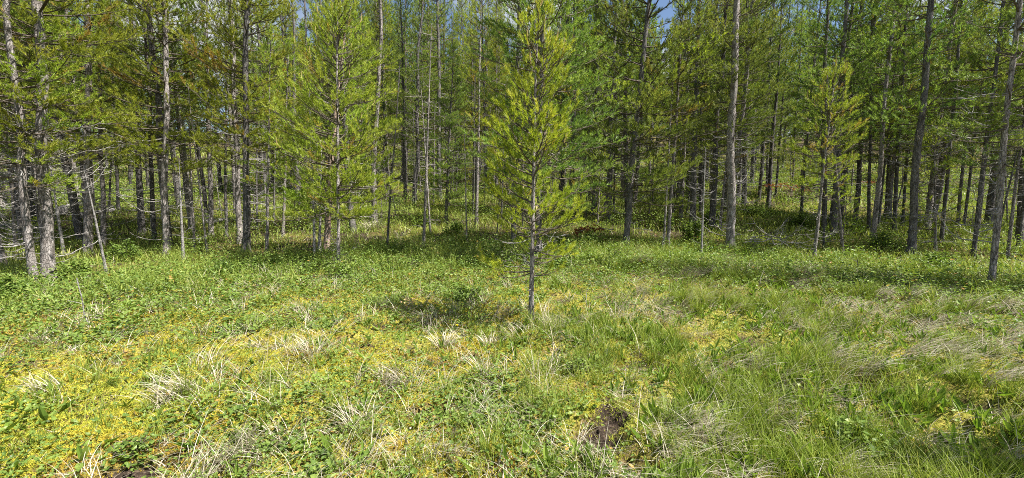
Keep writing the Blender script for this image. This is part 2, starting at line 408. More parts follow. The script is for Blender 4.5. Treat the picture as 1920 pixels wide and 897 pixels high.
def crown(seed, H, zc, Rm, step=0.33, nb=(3, 5), n=40, nl=0.055, nw=0.0028, mats=(0, 1, 2), candles=0.0,
          gold=0.05, tw=0.10, sparse=1.0, thin=0.0, up=1.0, vbase=0.55, sp=0.12, sl=(.10, .16), pw=0.75):
    rng = np.random.default_rng(seed); g = Geo()
    SP = []; SD = []; SL = []; SV = []
    z = zc
    while z < H - 0.25:
        fr = (z - zc) / (H - zc)
        for b in range(rng.integers(nb[0], nb[1] + 1)):
            if rng.random() > sparse: continue
            az = rng.uniform(0, 2 * math.pi)
            prof = (1 - fr) ** pw * (0.7 + 0.3 * min(1, fr * 5))
            Lb = max(0.22, Rm * prof * rng.uniform(0.6, 1.15))
            e0 = math.radians((-8 + 45 * fr) * up + rng.normal() * 10)
            e1 = e0 + math.radians(rng.uniform(18, 42))
            m = 7; s = np.linspace(0, 1, m)
            el = e0 + (e1 - e0) * s ** 1.5
            azs = az + rng.normal() * 0.25 * s
            dl = np.stack([np.cos(el) * np.cos(azs), np.cos(el) * np.sin(azs), np.sin(el)], -1)
            P = np.concatenate([[[0, 0, 0]], np.cumsum((dl[:-1] + dl[1:]) / 2 * Lb / (m - 1), 0)]) + [0, 0, z + rng.uniform(-.1, .1)]
            tube(g, P, np.linspace(0.006 + 0.009 * Lb, 0.003, m), 4, 0.5, mats[1], False)
            bv = np.clip(vbase + rng.normal() * 0.10, 0.1, 0.9)
            isgold = rng.random() < gold * 0.5
            nt = max(2, int(Lb * (0.95 - thin * 0.4) / tw))
            ss = np.sort(rng.uniform(0.25 + thin * 0.15, 0.97, nt))
            for q, t in enumerate(ss):
                p = np.array([np.interp(t, s, P[:, c]) for c in range(3)])
                d = np.array([np.interp(t, s, dl[:, c]) for c in range(3)]); d /= np.linalg.norm(d)
                lat = np.cross(d, [0, 0, 1]); lat /= max(1e-6, np.linalg.norm(lat))
                sg = 1 if q % 2 else -1
                td = d * 0.8 + lat * sg * rng.uniform(0.4, 0.9) + np.array([0, 0, rng.uniform(-0.05, 0.5)])
                td /= np.linalg.norm(td)
                tl = min(0.42, Lb * 0.45) * (1.15 - 0.75 * t) * rng.uniform(0.6, 1.2) + 0.05
                p1 = p + td * tl * 0.5; p2 = p1 + (td + [0, 0, .25]) * tl * 0.5
                tube(g, [p, p1, p2], [0.004, 0.003, 0.002], 3, 0.5, mats[1], False)
                gv = rng.uniform(0.955, 1.0) if (isgold or rng.random() < gold) else None
                k = max(1, int(tl / sp))
                for w_ in range(k):
                    fr2 = (w_ + 1) / k
                    sd = td + np.array([0, 0, 0.6]) + rng.normal(size=3) * 0.30
                    sd /= np.linalg.norm(sd)
                    SP.append(p + (p2 - p) * (fr2 - 0.25 / k)); SD.append(sd); SL.append(rng.uniform(*sl))
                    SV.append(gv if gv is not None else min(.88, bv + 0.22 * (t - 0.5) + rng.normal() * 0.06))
            SP.append(P[-1]); SD.append(dl[-1] / np.linalg.norm(dl[-1])); SL.append(sl[1]); SV.append(min(.88, bv + 0.15))
            if candles > 0 and rng.random() < candles * (0.35 + fr):
                tube(g, [P[-1], P[-1] + dl[-1] * 0.05 + [0, 0, .03], P[-1] + dl[-1] * 0.06 + [0, 0, .12 + .05 * rng.random()]], [0.007, 0.008, 0.003], 5, rng.random(), mats[2])
        z += step * rng.uniform(0.75, 1.25) * (0.75 if fr > 0.6 else 1)
    # the leader
    tube(g, [[0, 0, H - 0.4], [0.01, 0, H - .15], [0, 0.01, H + 0.1]], [0.012, 0.008, 0.004], 4, 0.5, mats[1])
    for k in range(7):
        SP.append(np.array([0, 0, H - 0.35 + 0.06 * k])); SD.append(norm(np.array([rng.normal() * .2, rng.normal() * .2, 1]))); SL.append(0.1); SV.append(min(.88, vbase + .2))
    if candles > 0:
        for k in range(5):
            a = rng.uniform(0, 6.28); o = np.array([math.cos(a), math.sin(a), 0]) * 0.05 * (k > 0)
            tube(g, [np.array([0, 0, H]) + o * .5, np.array([0, 0, H + 0.08]) + o, np.array([0, 0, H + (0.26 if k == 0 else .16)]) + o], [0.008, 0.008, 0.003], 5, rng.random(), mats[2])
    SP = np.array(SP); SD = np.array(SD); SL = np.array(SL); SV = np.array(SV)
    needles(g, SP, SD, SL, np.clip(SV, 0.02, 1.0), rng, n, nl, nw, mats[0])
    return g

def far_lod(seed, H, zc, Rm, **kw):
    return crown(seed, H, zc, Rm, step=0.40, nb=(4, 6), n=10, nl=0.12, nw=0.020, tw=0.15, **kw)

CR = {}
CM = lambda nm: [nm, M_twig, M_candle]
def reg(kind, g, H, mat):
    CR.setdefault(kind, []).append((g.mesh('crown', CM(mat)), H))
for s_ in range(3):
    reg('B', crown(100 + s_, 12, 2.0 + 0.25 * s_, 1.6, step=.32, nb=(4, 6), n=27, nl=.082, gold=0.04, nw=.0115, tw=.125, vbase=.64), 12, M_needle)
for s_ in range(3):
    reg('Bm', crown(110 + s_, 12, 2.2 + 0.3 * s_, 1.25, step=.33, nb=(3, 6), n=22, nw=0.0115, nl=.08, gold=0.05, tw=.12, vbase=.62), 12, M_needle)
for s_ in range(3):
    reg('D', crown(120 + s_, 12, 2.4 + 0.3 * s_, 1.28, step=.33, nb=(3, 6), n=24, nw=0.0115, nl=.078, gold=0.02, up=1.25, tw=.12, vbase=.6), 12, M_needle_d)
for s_ in range(3):
    reg('P', crown(130 + s_, 6, 1.9 + 0.4 * s_, 0.85, step=.26, nb=(3, 4), n=20, nw=0.010, nl=.075, gold=0.05, tw=.09, thin=.3, sparse=.85), 6, M_needle)
for s_ in range(2):
    reg('Y', crown(140 + s_, 5.3, 1.0, 1.4, step=.25, sparse=.8, nb=(5, 7), n=28, nl=.08, candles=.3, gold=.03, up=1.2, vbase=.68, nw=.011, tw=.13, pw=.5), 5.3, M_needle)
reg('C', crown(150, 3.55, 0.66, 0.78, step=.155, nb=(3, 6), n=42, nl=.060, candles=.25, gold=.005, up=1.25, nw=.0066, tw=.085, sp=.095, sl=(.07, .12), pw=.55), 3.55, M_needle_y)
reg('S', crown(160, 4.2, 1.5, 0.85, step=.20, nb=(4, 6), n=30, nl=.065, candles=.5, gold=.10, up=1.2, nw=.009, tw=.09, pw=.55, vbase=.65), 4.2, M_needle)
for s_ in range(2):
    reg('K', crown(165 + s_, 10, 1.25, 1.7, step=.29, nb=(5, 7), n=26, nl=.08, nw=.0115, tw=.11, gold=.03, vbase=.6, pw=.6), 10, M_needle_d)
for s_ in range(3):
    reg('F', far_lod(170 + s_, 12, 1.9 + .5 * s_, 1.8, gold=.03), 12, M_needle if s_ == 0 else M_needle_d)
for s_ in range(3):
    reg('FD', far_lod(180 + s_, 12, 2.2 + .5 * s_, 1.8, gold=.02), 12, M_needle_d)

# dead branches: a few shapes, shared
DEAD = []
def dead_branch_mesh(seed):
    rng = np.random.default_rng(seed); g = Geo()
    n = 9; s = np.linspace(0, 1, n)
    bend = rng.uniform(-.25, .45); side = rng.uniform(-.3, .3)
    P = np.stack([s, side * s ** 2 + 0.02 * np.cumsum(rng.normal(size=n)), -0.12 * np.sin(s * 3.0) * rng.uniform(.3, 1.6) + bend * s ** 2.2 + 0.015 * np.cumsum(rng.normal(size=n))], -1)
    P[0] = 0
    tube(g, P, np.linspace(.012, .0032, n), 5, .5, 0)
    for k in range(rng.integers(3, 8)):
        t = rng.uniform(.25, .95); p = np.array([np.interp(t, s, P[:, c]) for c in range(3)])
        L = rng.uniform(.12, .42) * (1.1 - t * .6); sg = rng.choice([-1, 1])
        d = norm(np.array([rng.uniform(.5, 1), sg * rng.uniform(.3, .9), rng.uniform(-.25, .5)]))
        q = [p, p + d * L * .5, p + (d + np.array([.1, 0, rng.uniform(-.1, .35)])) * L]
        tube(g, q, [.0065, .005, .0024], 4, .5, 0)
        if rng.random() < .5:
            p2 = q[1]; d2 = norm(d + rng.normal(size=3) * .5)
            tube(g, [p2, p2 + d2 * L * .45], [.003, .0012], 3, .5, 0)
    return g.mesh('dead_branch', [M_deadw])
for s_ in range(9): DEAD.append(dead_branch_mesh(300 + s_))

def grow(g, d, p, L, r, depth, rng): pass

def place_tree(bx, by, tx, ty, w, kind, H, label, ndead=12, zdead=(0.35, 2.8), ldead=(.35, 1.0), bark=None, sweep=None, seed=0,
               yellow=False, name='pine_tree', cat='pine tree', group=None):
    x, y, t, d = at(bx, by)
    R = 0.5 * w * t / FPX / math.sqrt(1 + d[0] ** 2)
    R = max(R, 0.014)
    z0 = float(H0(x, y))
    base = np.array([x, y, z0])
    # lean: the photographed trunk passes through the pixel (tx, ty) in the plane facing the camera
    cx = (tx - 960) / FPX; cu = -(ty - 448.5) / FPX
    dd = np.array([cx, math.cos(PITCH) + math.sin(PITCH) * cu, -math.sin(PITCH) + math.cos(PITCH) * cu])
    nrm = norm(np.array([x, y, 0.0]))
    k = (base @ nrm) / (dd @ nrm)
    top = np.array([0, 0, CAM_H]) + dd * k
    ax = Vector(norm(top - base))
    return make_tree(base, ax, R, H, kind, label, ndead, zdead, ldead, bark, sweep, seed, name, cat, group)

def make_tree(base, ax, R, H, kind, label, ndead, zdead, ldead, bark, sweep, seed, name='pine_tree', cat='pine tree', group=None):
    rng = np.random.default_rng(5000 + seed)
    root = link(name, None)
    root.empty_display_size = 0.2
    root.location = Vector((base[0], base[1], float(HG(base[0], base[1])) - 0.01))
    q = Vector((0, 0, 1)).rotation_difference(Vector(ax))
    root.rotation_mode = 'QUATERNION'; root.rotation_quaternion = q
    tag(root, label, cat, group)
    g = Geo(); f = trunk_geo(g, H, R, 900 + seed, sweep=sweep)
    tr = link('trunk', g.mesh('trunk', [bark or M_bark], True), root)
    if kind:
        me, Hc = CR[kind][seed % len(CR[kind])]
        c = link('crown', me, root)
        if sweep is not None: c.location = (-sweep[0], -sweep[1], 0)
        s = H / Hc; c.scale = (s * rng.uniform(.92, 1.1), s * rng.uniform(.92, 1.1), s)
        c.rotation_euler = (0, 0, rng.uniform(0, 6.28))
    for k in range(int(ndead * 2.1)):
        z = zdead[0] + (zdead[1] - zdead[0]) * rng.random() ** .8
        fx, fy = f(np.array([z]))
        if sweep is not None:
            fx = fx + sweep[0] * (math.exp(-z / .9) - 1); fy = fy + sweep[1] * (math.exp(-z / .9) - 1)
        b = link('dead_branch', DEAD[rng.integers(len(DEAD))], root)
        L = rng.uniform(*ldead) * (0.75 + 0.25 * z / zdead[1])
        b.location = (float(fx[0]), float(fy[0]), z)
        b.rotation_euler = (0, math.radians(rng.uniform(-22, 12)), rng.uniform(0, 6.28))
        b.scale = (L, L, L * rng.uniform(.7, 1.2)) if L > .45 else (L, L * 1.1, L)
    return root

NEAR = [  # bx, by, tx, ty, w, crown, H, dead, label
 (66,528,38,100,19,'B',10,26,'leaning grey pine at the far left edge, left one of the close front pair','L',(.16,0)),
 (91,522,74,70,27,'B',11,24,'thickest grey pine trunk at the left, scarred bark, right one of the close front pair','L',None),
 (165,477,165,60,19,'B',10.5,22,'pale flaky pine with a swollen base just right of the thick left front pine','L',None),
 (195,462,186,100,11,'P',8,14,'slim grey pine close behind the pale flaky pine with swollen base','L',None),
 (120,480,104,370,7,None,2.6,3,'bare slanting grey dead pole beside the thickest left pine','L',None),
 (200,512,172,385,6,None,2.2,2,'bare thin dead pole slanting across the slim grey pine at the left','L',None),
 (266,438,246,50,13,'Bm',10,14,'dark grey pine standing alone between the pale flaky pine and the knotty pine','D',None),
 (313,482,307,20,13,'B',10,16,'knotty pine trunk directly below the white cloud gap in the crowns','L',None),
 (335,385,317,220,11,'Bm',9,6,'short dark trunk half hidden behind the knotty pine','D',None),
 (344,490,338,350,6,None,2.4,5,'pale bare dead sapling with broken top right of the knotty pine','L',None),
 (396,445,388,60,10,'P',8.5,7,'slim smooth grey pine just left of the two thin trunks under the blue sky gap','L',None),
 (425,445,423,150,6,'P',6.5,5,'left one of the two thin trunks under the blue sky gap','D',None),
 (442,402,424,90,8,'P',8,5,'pale mottled thin pine, right one of the thin pair under the sky gap','L',None),
 (461,478,463,20,15,'B',10.5,13,'straight dark pine trunk at the left quarter of the frame, right of the sky gap','D',None),
 (482,430,481,250,4,'P',5,3,'very thin pole immediately right of the straight dark pine at the left quarter','D',None),
 (500,482,505,230,6,'P',5.5,6,'thin pole pine standing in front of a bright grass patch, left of its twin','L',None),
 (531,446,537,230,6,'P',6,5,'thin pole pine standing in front of a bright grass patch, right of its twin','L',None),
 (557,385,553,220,11,'Bm',9,7,'dark sturdy trunk set back between the thin twin poles and the bushy young pine','D',None),
 (590,488,586,280,5,None,3,9,'leftmost bare grey stick in the cluster under the bushy bright green pine','L',None),
 (599,480,602,300,5,None,2.8,7,'middle bare grey stick in the cluster under the bushy bright green pine','L',None),
 (611,477,632,200,13,'Y',6.2,12,'leaning orange barked pine under the large bushy bright green crown','O',None),
 (634,503,634,260,6,'Y',5.6,12,'bushy bright green young pine with tan candles on a slim pale stem','L',None),
 (701,418,708,180,11,'Bm',9,10,'light grey pine with dry grass heaped round its base right of the bushy green pine','L',None),
 (676,415,677,320,4,'P',4,3,'tiny pole left of the light grey pine with dry grass at its base','D',None),
 (757,332,768,130,9,'Bm',9,5,'mottled trunk far back just left of the dark straight centre-left trunk','L',None),
 (777,381,788,60,9,'D',10,6,'dark straight trunk rising from shaded grass left of centre','D',None),
 (836,418,842,280,6,'K',6,6,'slender pole pine in the shaded grass with a small green crown left of centre','D',None),
 (893,422,901,60,6,'P',8,7,'pale straight slender pine left of the yellow-green central sapling','L',None),
 (914,330,912,180,9,'FD',9,4,'dark trunk far back just left of the yellow-green central sapling','D',None),
 (962,463,966,300,10,'Bm',9,9,'dark trunk half hidden by the left side of the central sapling','D',None),
 (996,606,1015,25,8.5,'C',3.75,9,'yellow-green young pine in the open at the centre, nearest of all the trees','L',(.03,0)),
 (1009,490,1017,20,12,'K',9.5,12,'dark pine directly behind the central yellow-green sapling','D',None),
 (1109,376,1093,90,10,'D',10,6,'dark trunk set back just right of the central sapling','D',None),
 (1138,392,1146,280,12,'D',9,6,'dark forked-looking trunk between the set back trunk and the leaning dark pine','D',None),
 (1172,465,1200,170,12,'K',10,10,'dark pine leaning right, standing behind the rust coloured dead branch','D',None),
 (1190,386,1205,200,7,'P',8,5,'thin dark pole tucked behind the right-leaning dark pine','D',None),
 (1165,372,1166,250,4,'P',6,3,'hair-thin pole left of the right-leaning dark pine','D',None),
 (1244,465,1256,250,4,'P',5.5,5,'thinner left stem of a close pair in the right centre undergrowth','L',None),
 (1252,461,1278,60,7,'P',8,7,'thicker right stem of a close pair in the right centre undergrowth','L',None),
 (1270,391,1276,250,7,'P',8,4,'narrow trunk behind the close pair of stems right of centre','D',None),
 (1290,371,1292,230,9,'FD',9,4,'dark far trunk left of the pair of black trunks right of centre','D',None),
 (1298,430,1303,260,11,'D',10,6,'black shaded trunk rising from deep shade right of centre','D',None),
 (1313,406,1315,260,6,'P',7,4,'thin black trunk touching the black shaded one right of centre','D',None),
 (1315,481,1322,260,4,None,2.6,12,'spindly dead stem with pale twigs in front of the black trunks','L',None),
 (1334,431,1344,270,11,'D',10,8,'dark trunk between the spindly dead stem and the big pale pine','D',None),
 (1349,437,1360,330,5,'P',5,5,'slanting thin stem just left of the big pale pine','L',None),
 (1369,466,1379,20,17,'D',11,20,'big pale grey pine with long drooping dead branches right of centre','L',None),
 (1395,386,1398,200,10,'D',10,6,'shaded trunk just behind and right of the big pale pine','D',None),
 (1502,402,1512,280,6,'P',7,4,'single thin dark pole in the bright green clearing','D',None),
 (1526,486,1552,250,6,'S',4.3,6,'slim young pine with golden topped crown right of the clearing','L',None),
 (1563,446,1583,60,12,'D',11,8,'straight grey pine behind the golden topped young pine','D',None),
 (1629,436,1631,280,7,'P',8,5,'left dark trunk of a close trio at the right','D',None),
 (1636,452,1663,170,10,'D',10,8,'middle front trunk of the close trio at the right, leaning right','L',None),
 (1645,431,1661,290,5,'P',7,4,'right thin trunk of the close trio at the right','D',None),
 (1676,436,1684,290,8,'D',9,6,'dark trunk left of the thick right-hand pine','D',None),
 (1692,421,1700,290,6,'P',7,4,'thin trunk squeezed just left of the thick right-hand pine','D',None),
 (1708,478,1742,20,17,'D',11,16,'thick dark grey pine, stoutest trunk in the right quarter','D',None),
 (1741,424,1757,290,7,'D',9,6,'thin leaning trunk just right of the stoutest right-hand pine','D',None),
 (1765,456,1776,330,8,'D',9,7,'dark trunk with twiggy shaded base, second to the right of the stoutest one','D',None),
 (1795,430,1806,300,7,'P',8,4,'left trunk of a slim leaning pair near the right edge','D',None),
 (1806,431,1824,290,6,'P',8,4,'right trunk of a slim leaning pair near the right edge','D',None),
 (1825,481,1846,300,9,'D',9.5,9,'dark leaning pine between the slim pair and the near edge pine','D',None),
 (1833,440,1846,330,6,'P',7,4,'thin pole behind the dark leaning pine near the right edge','D',None),
 (1857,545,1905,70,14,'D',9,16,'smooth light grey leaning pine nearest the right edge','L',None),
 (1888,486,1906,350,7,'D',8.5,7,'slim leaning trunk between the smooth grey pine and the frame edge','L',None),
 (1908,471,1922,350,8,'D',9,7,'last slim trunk at the right edge of the frame','D',None),
 # tops of crowns that fill the frame higher up
 (1440,392,1450,250,8,'D',9,6,'shaded pine at the back of the clearing behind the fallen rust branch','D',None),
 (1218,352,1222,220,6,'P',8,4,'thin far pole in front of the pale hillside opening right of centre','D',None),
 (40,452,30,300,10,'Bm',9,12,'shaded pine behind the leaning pine at the far left edge','D',None),
 (222,398,216,240,7,'Bm',9,6,'set back shaded pine between the slim grey and the dark lone pine at left','D',None),
]
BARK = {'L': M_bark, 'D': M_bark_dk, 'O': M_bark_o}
placed = []
for i, (bx, by, tx, ty, w, kind, H, nd, label, bk, sweep) in enumerate(NEAR):
    young = kind in ('C', 'S', 'Y')
    bare = kind is None
    zd = (0.3, 3.1) if not young else (0.25, 1.5 if kind == 'Y' else 1.1)
    ld = (.45, 1.15) if w > 11 and not young else (.25, .7)
    if bx < 210 and not bare: ld = (.4, 1.15)
    if kind == 'C': ld = (.2, .5)
    if bare: zd = (0.3, H * .85); ld = (.15, .5)
    nm, ct = ('pine_tree', 'pine tree')
    if young: nm, ct = 'young_pine', 'young pine'
    if H >= 9 and not young: H = H * 1.15
    if bare: nm, ct = 'dead_sapling', 'dead tree'
    r = place_tree(bx, by, tx, ty, w, kind, H, label, nd, zd, ld, M_deadw if bare else BARK[bk], sweep, i, name=nm, cat=ct)
    placed.append((r.location.x, r.location.y))

# ------------------------------------------------------------------ trees deeper in the forest (shared shapes)
rng = np.random.default_rng(77)
FTR = []
for s_ in range(6):
    g = Geo(); trunk_geo(g, 12, .085 if s_ % 2 else .065, 600 + s_, k=7)
    r2 = np.random.default_rng(650 + s_)
    for k in range(48):
        z = r2.uniform(.4, 4.0); a = r2.uniform(0, 6.28); L = r2.uniform(.3, 1.0)
        d = np.array([math.cos(a), math.sin(a), r2.uniform(-.25, .2)])
        p = np.array([0, 0, z]); q = p + d * L * .5; e = p + d * L + [0, 0, r2.uniform(-.05, .2)]
        tube(g, [p, q, e], [.010, .007, .004], 3, .5, 1, False)
        for kk in range(2):
            d3 = norm(d + r2.normal(size=3) * .5); tube(g, [q, q + d3 * L * .4], [.005, .003], 3, .5, 1, False)
    FTR.append(g.mesh('trunk', [M_bark_dk if s_ % 3 else M_bark, M_deadw], True))
ftree = 0
DEEP_TREES = []
pts = list(placed)
OPEN = [at(a, b)[:2] for a, b in [(1230, 330), (1450, 388), (1600, 375), (1850, 405), (60, 390), (380, 385), (520, 375), (760, 355), (1720, 380), (1120, 350), (230, 370), (1350, 350), (1520, 345), (960, 340), (660, 395), (860, 375), (140, 350)]]
SH = -SUN_DIR / math.tan(SUN_EL)
def shades_opening(x, y):
    for ox, oy in OPEN:
        for h in (2.5, 4, 5.5, 7, 8.5, 10, 11.5):
            if (x + SH[0] * h - ox) ** 2 + (y + SH[1] * h - oy) ** 2 < 2.0 ** 2: return True
    return False
tries = 0
while ftree < 212 and tries < 20000:
    tries += 1
    far = ftree >= 105
    r = rng.uniform(26, 52) if far else rng.uniform(15, 28)
    a = math.radians(rng.uniform(-54, 54))
    x, y = r * math.sin(a), r * math.cos(a)
    if y < 9.5 and r < 22: continue
    px = 960 + FPX * x / y
    if 60 < px < 900 and 13 < y < 21 and rng.random() < .55: continue      # sunlit grass openings
    if 1400 < px < 1540 and 12 < y < 19: continue                             # the clearing on the right
    if 1180 < px < 1270 and y < 30: continue
    if 265 < px < 460 and rng.random() < .72: continue
    if r < 30 and shades_opening(x, y): continue
    if min((x - u) ** 2 + (y - v) ** 2 for u, v in pts) < (1.1 if not far else 1.3) ** 2: continue
    pts.append((x, y))
    s = rng.uniform(.85, 1.3)
    side = 'l' if px < 720 else ('c' if px < 1150 else 'r')
    root = link('pine_tree', None); root.empty_display_size = .2
    root.location = (x, y, float(HG(x, y)) - 0.02); root.scale = (s, s, s)
    root.rotation_euler = (rng.normal() * .025, rng.normal() * .025, rng.uniform(0, 6.28))
    tag(root, None, 'pine tree', 'pines ' + ('far back in the forest' if far else 'in the second rows of the forest'))
    DEEP_TREES.append((px, r, far, root))
    link('trunk', FTR[rng.integers(6)], root)
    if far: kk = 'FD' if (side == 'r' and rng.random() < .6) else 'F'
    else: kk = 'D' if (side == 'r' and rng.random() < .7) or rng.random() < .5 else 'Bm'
    me, _ = CR[kk][rng.integers(3)]
    c = link('crown', me, root); c.rotation_euler = (0, 0, rng.uniform(0, 6.28))
    ftree += 1
# two pines just outside the frame on the right whose shade falls into the picture
for q, (x, y, H) in enumerate([(5.35, 1.35, 5.5), (9.4, 5.9, 7)]):
    make_tree(np.array([x, y, 0]), (0.02, 0, 1), .07, H, 'K', ['pine just beyond the right edge beside the near grass, casting shade on the bottom corner', 'pine just beyond the right edge behind the grass, shading the leaning grey pine'][q],
              6, (.4, 2.4), (.3, .8), M_bark_dk, None, 200 + q)

# small pines of the understorey, between the trunks
SAP = [crown(190 + k, 2.6, .25, .75, step=.22, nb=(3, 5), n=22, nl=.07, nw=.010, tw=.12, gold=.03, vbase=.58, up=1.2).mesh('crown', CM(M_needle)) for k in range(4)]
g = Geo(); trunk_geo(g, 2.6, .022, 700, k=6); SAPT = g.mesh('trunk', [M_bark], True)
SAPLINGS = []
tries = 0
while len(SAPLINGS) < 62 and tries < 5000:
    tries += 1
    r = rng.uniform(12, 34); a = math.radians(rng.uniform(-54, 54)); x, y = r * math.sin(a), r * math.cos(a)
    px = 960 + FPX * x / max(y, .1)
    if y < 10.5 or (1400 < px < 1540 and y < 20) or (100 < px < 560 and y < 20 and rng.random() < .7): continue
    if min((x - u) ** 2 + (y - v) ** 2 for u, v in pts) < .6 ** 2: continue
    pts.append((x, y)); s = rng.uniform(.4, 1.25)
    root = link('young_pine', None); root.location = (x, y, float(HG(x, y)) - .01); root.scale = (s, s, s)
    root.rotation_euler = (rng.normal() * .04, rng.normal() * .04, rng.uniform(0, 6.28))
    tag(root, None, 'young pine', 'young pines of the understorey')
    link('trunk', SAPT, root); link('crown', SAP[len(SAPLINGS) % 4], root)
    SAPLINGS.append((px, r, 2, root))

# thin bare dead poles standing between the trees
POLE = []
for k in range(5):
    r2 = np.random.default_rng(720 + k); g = Geo(); trunk_geo(g, 4.2, .022 + .004 * (k % 3), 710 + k, k=6)
    for q in range(34):
        z = r2.uniform(.3, 4.0); a = r2.uniform(0, 6.28); L = r2.uniform(.15, .55); d = np.array([math.cos(a), math.sin(a), r2.uniform(-.2, .35)])
        tube(g, [[0, 0, z], np.array([0, 0, z]) + d * L * .6, np.array([0, 0, z]) + d * L + [0, 0, r2.uniform(-.05, .1)]], [.006, .0045, .002], 3, .5, 0, False)
    POLE.append(g.mesh('trunk', [M_bark if k % 2 else M_bark_dk], True))
POLES = []
tries = 0
while len(POLES) < 95 and tries < 6000:
    tries += 1
    r = rng.uniform(10.5, 26); a = math.radians(rng.uniform(-53, 53)); x, y = r * math.sin(a), r * math.cos(a)
    if y < 9.3 or min((x - u) ** 2 + (y - v) ** 2 for u, v in pts) < .35 ** 2: continue
    px = 960 + FPX * x / y
    if 1400 < px < 1540 and y < 19: continue
    if y < 15 and min(abs(px - e[0]) for e in NEAR) < 11: continue
    pts.append((x, y)); s = rng.uniform(.5, 1.35)
    root = link('dead_sapling', None); root.location = (x, y, float(HG(x, y)) - .01); root.scale = (s, s, s)
    root.rotation_euler = (rng.normal() * .07, rng.normal() * .07, rng.uniform(0, 6.28))
    tag(root, None, 'dead tree', 'thin bare poles among the trees')
    link('trunk', POLE[len(POLES) % 5], root)
    POLES.append((px, r, 3, root))

# say of each deeper tree between which front trees it is seen, and which one it is there by distance
MARKS = [(-400, None), (91, 'thickest left pine'), (165, 'pale flaky pine'), (266, 'dark lone pine'), (313, 'knotty pine'), (396, 'slim smooth pine'),
         (461, 'straight dark pine'), (557, 'sturdy dark trunk'), (634, 'bushy green pine'), (701, 'light grey pine'), (777, 'centre-left dark trunk'),
         (893, 'pale slender pine'), (1000, 'central sapling'), (1109, 'set back dark trunk'), (1172, 'right-leaning dark pine'), (1252, 'close stem pair'),
         (1334, 'dark shaded trunk'), (1372, 'big pale pine'), (1526, 'golden topped pine'), (1640, 'close dark trio'), (1708, 'stoutest right pine'),
         (1800, 'slim leaning pair'), (1858, 'smooth leaning pine'), (3000, None)]
ORD = ['nearest', 'second nearest', 'third nearest', 'fourth nearest', 'fifth nearest', 'sixth nearest', 'seventh nearest', 'eighth nearest', 'ninth nearest', 'tenth nearest'] + ['%dth nearest' % k for k in range(11, 40)]
slots = {}
for px, r, far, root in DEEP_TREES + SAPLINGS + POLES:
    k = max(i for i, m in enumerate(MARKS) if m[0] <= px)
    slots.setdefault((k, int(far)), []).append((r, root))
for (k, far), lst in slots.items():
    lst.sort(key=lambda e: e[0])
    a, b = MARKS[k][1], MARKS[min(k + 1, len(MARKS) - 1)][1]
    where = ('between %s and %s' % (a, b)) if a and b else ('left of %s' % b if b else 'right of %s' % a)
    what = ['second-row pine', 'far pine', 'small green understorey pine', 'thin bare pole'][far]
    for q, (r, root) in enumerate(lst):
        root['label'] = '%s, %s %s' % (what, (ORD[q] if len(lst) > 1 else 'only one'), where)

# distant forest on the hillside: reads as one mass
def distant_forest():
    rng = np.random.default_rng(88); g = Geo()
    for k in range(430):
        r = rng.uniform(50, 105); a = math.radians(rng.uniform(-58, 58))
        x, y = r * math.sin(a), r * math.cos(a)
        px = 960 + FPX * x / y
        if 265 < px < 455 and rng.random() < .75: continue
        H = rng.uniform(11, 17); z0 = float(HG(x, y)); R = rng.uniform(1.8, 2.7)
        tube(g, [[x, y, z0 - .3], [x, y, z0 + H * .9]], [.13, .03], 5, .5, 1, False)
        n = 620
        fr = rng.random(n) ** 1.2; zz = z0 + H * (.22 + .78 * fr); rad = R * (1 - fr) ** .8 * np.sqrt(rng.random(n)) * rng.uniform(.6, 1.1, n)
        aa = rng.uniform(0, 6.28, n)
        c = np.stack([x + rad * np.cos(aa), y + rad * np.sin(aa), zz], -1)
        d = norm(np.stack([np.cos(aa), np.sin(aa), rng.uniform(-.1, 1.0, n)], -1))
        for m in range(2):
            dd = norm(d + rng.normal(size=d.shape) * .5); s = norm(np.cross(dd, rng.normal(size=d.shape))) * .07
            V = np.stack([c - s, c + s, c + dd * rng.uniform(.2, .42, (n, 1))], 1).reshape(-1, 3)
            g.add(V, np.arange(len(V)).reshape(-1, 3), np.repeat(np.clip(.5 + rng.normal(size=n) * .16, 0, .93), 3), 0)
    o = link('distant_forest', g.mesh('distant_forest', [M_needle_d, M_bark_dk]))
    tag(o, 'far pine forest covering the hillside as one green mass', 'forest', kind='stuff')
distant_forest()

# ------------------------------------------------------------------ ground cover
def sector(n, r0, r1, rng, amax=57, p=1.0):
    r = r0 + (r1 - r0) * rng.random(n) ** p
    a = np.radians(rng.uniform(-amax, amax, n))
    return r * np.sin(a), r * np.cos(a)

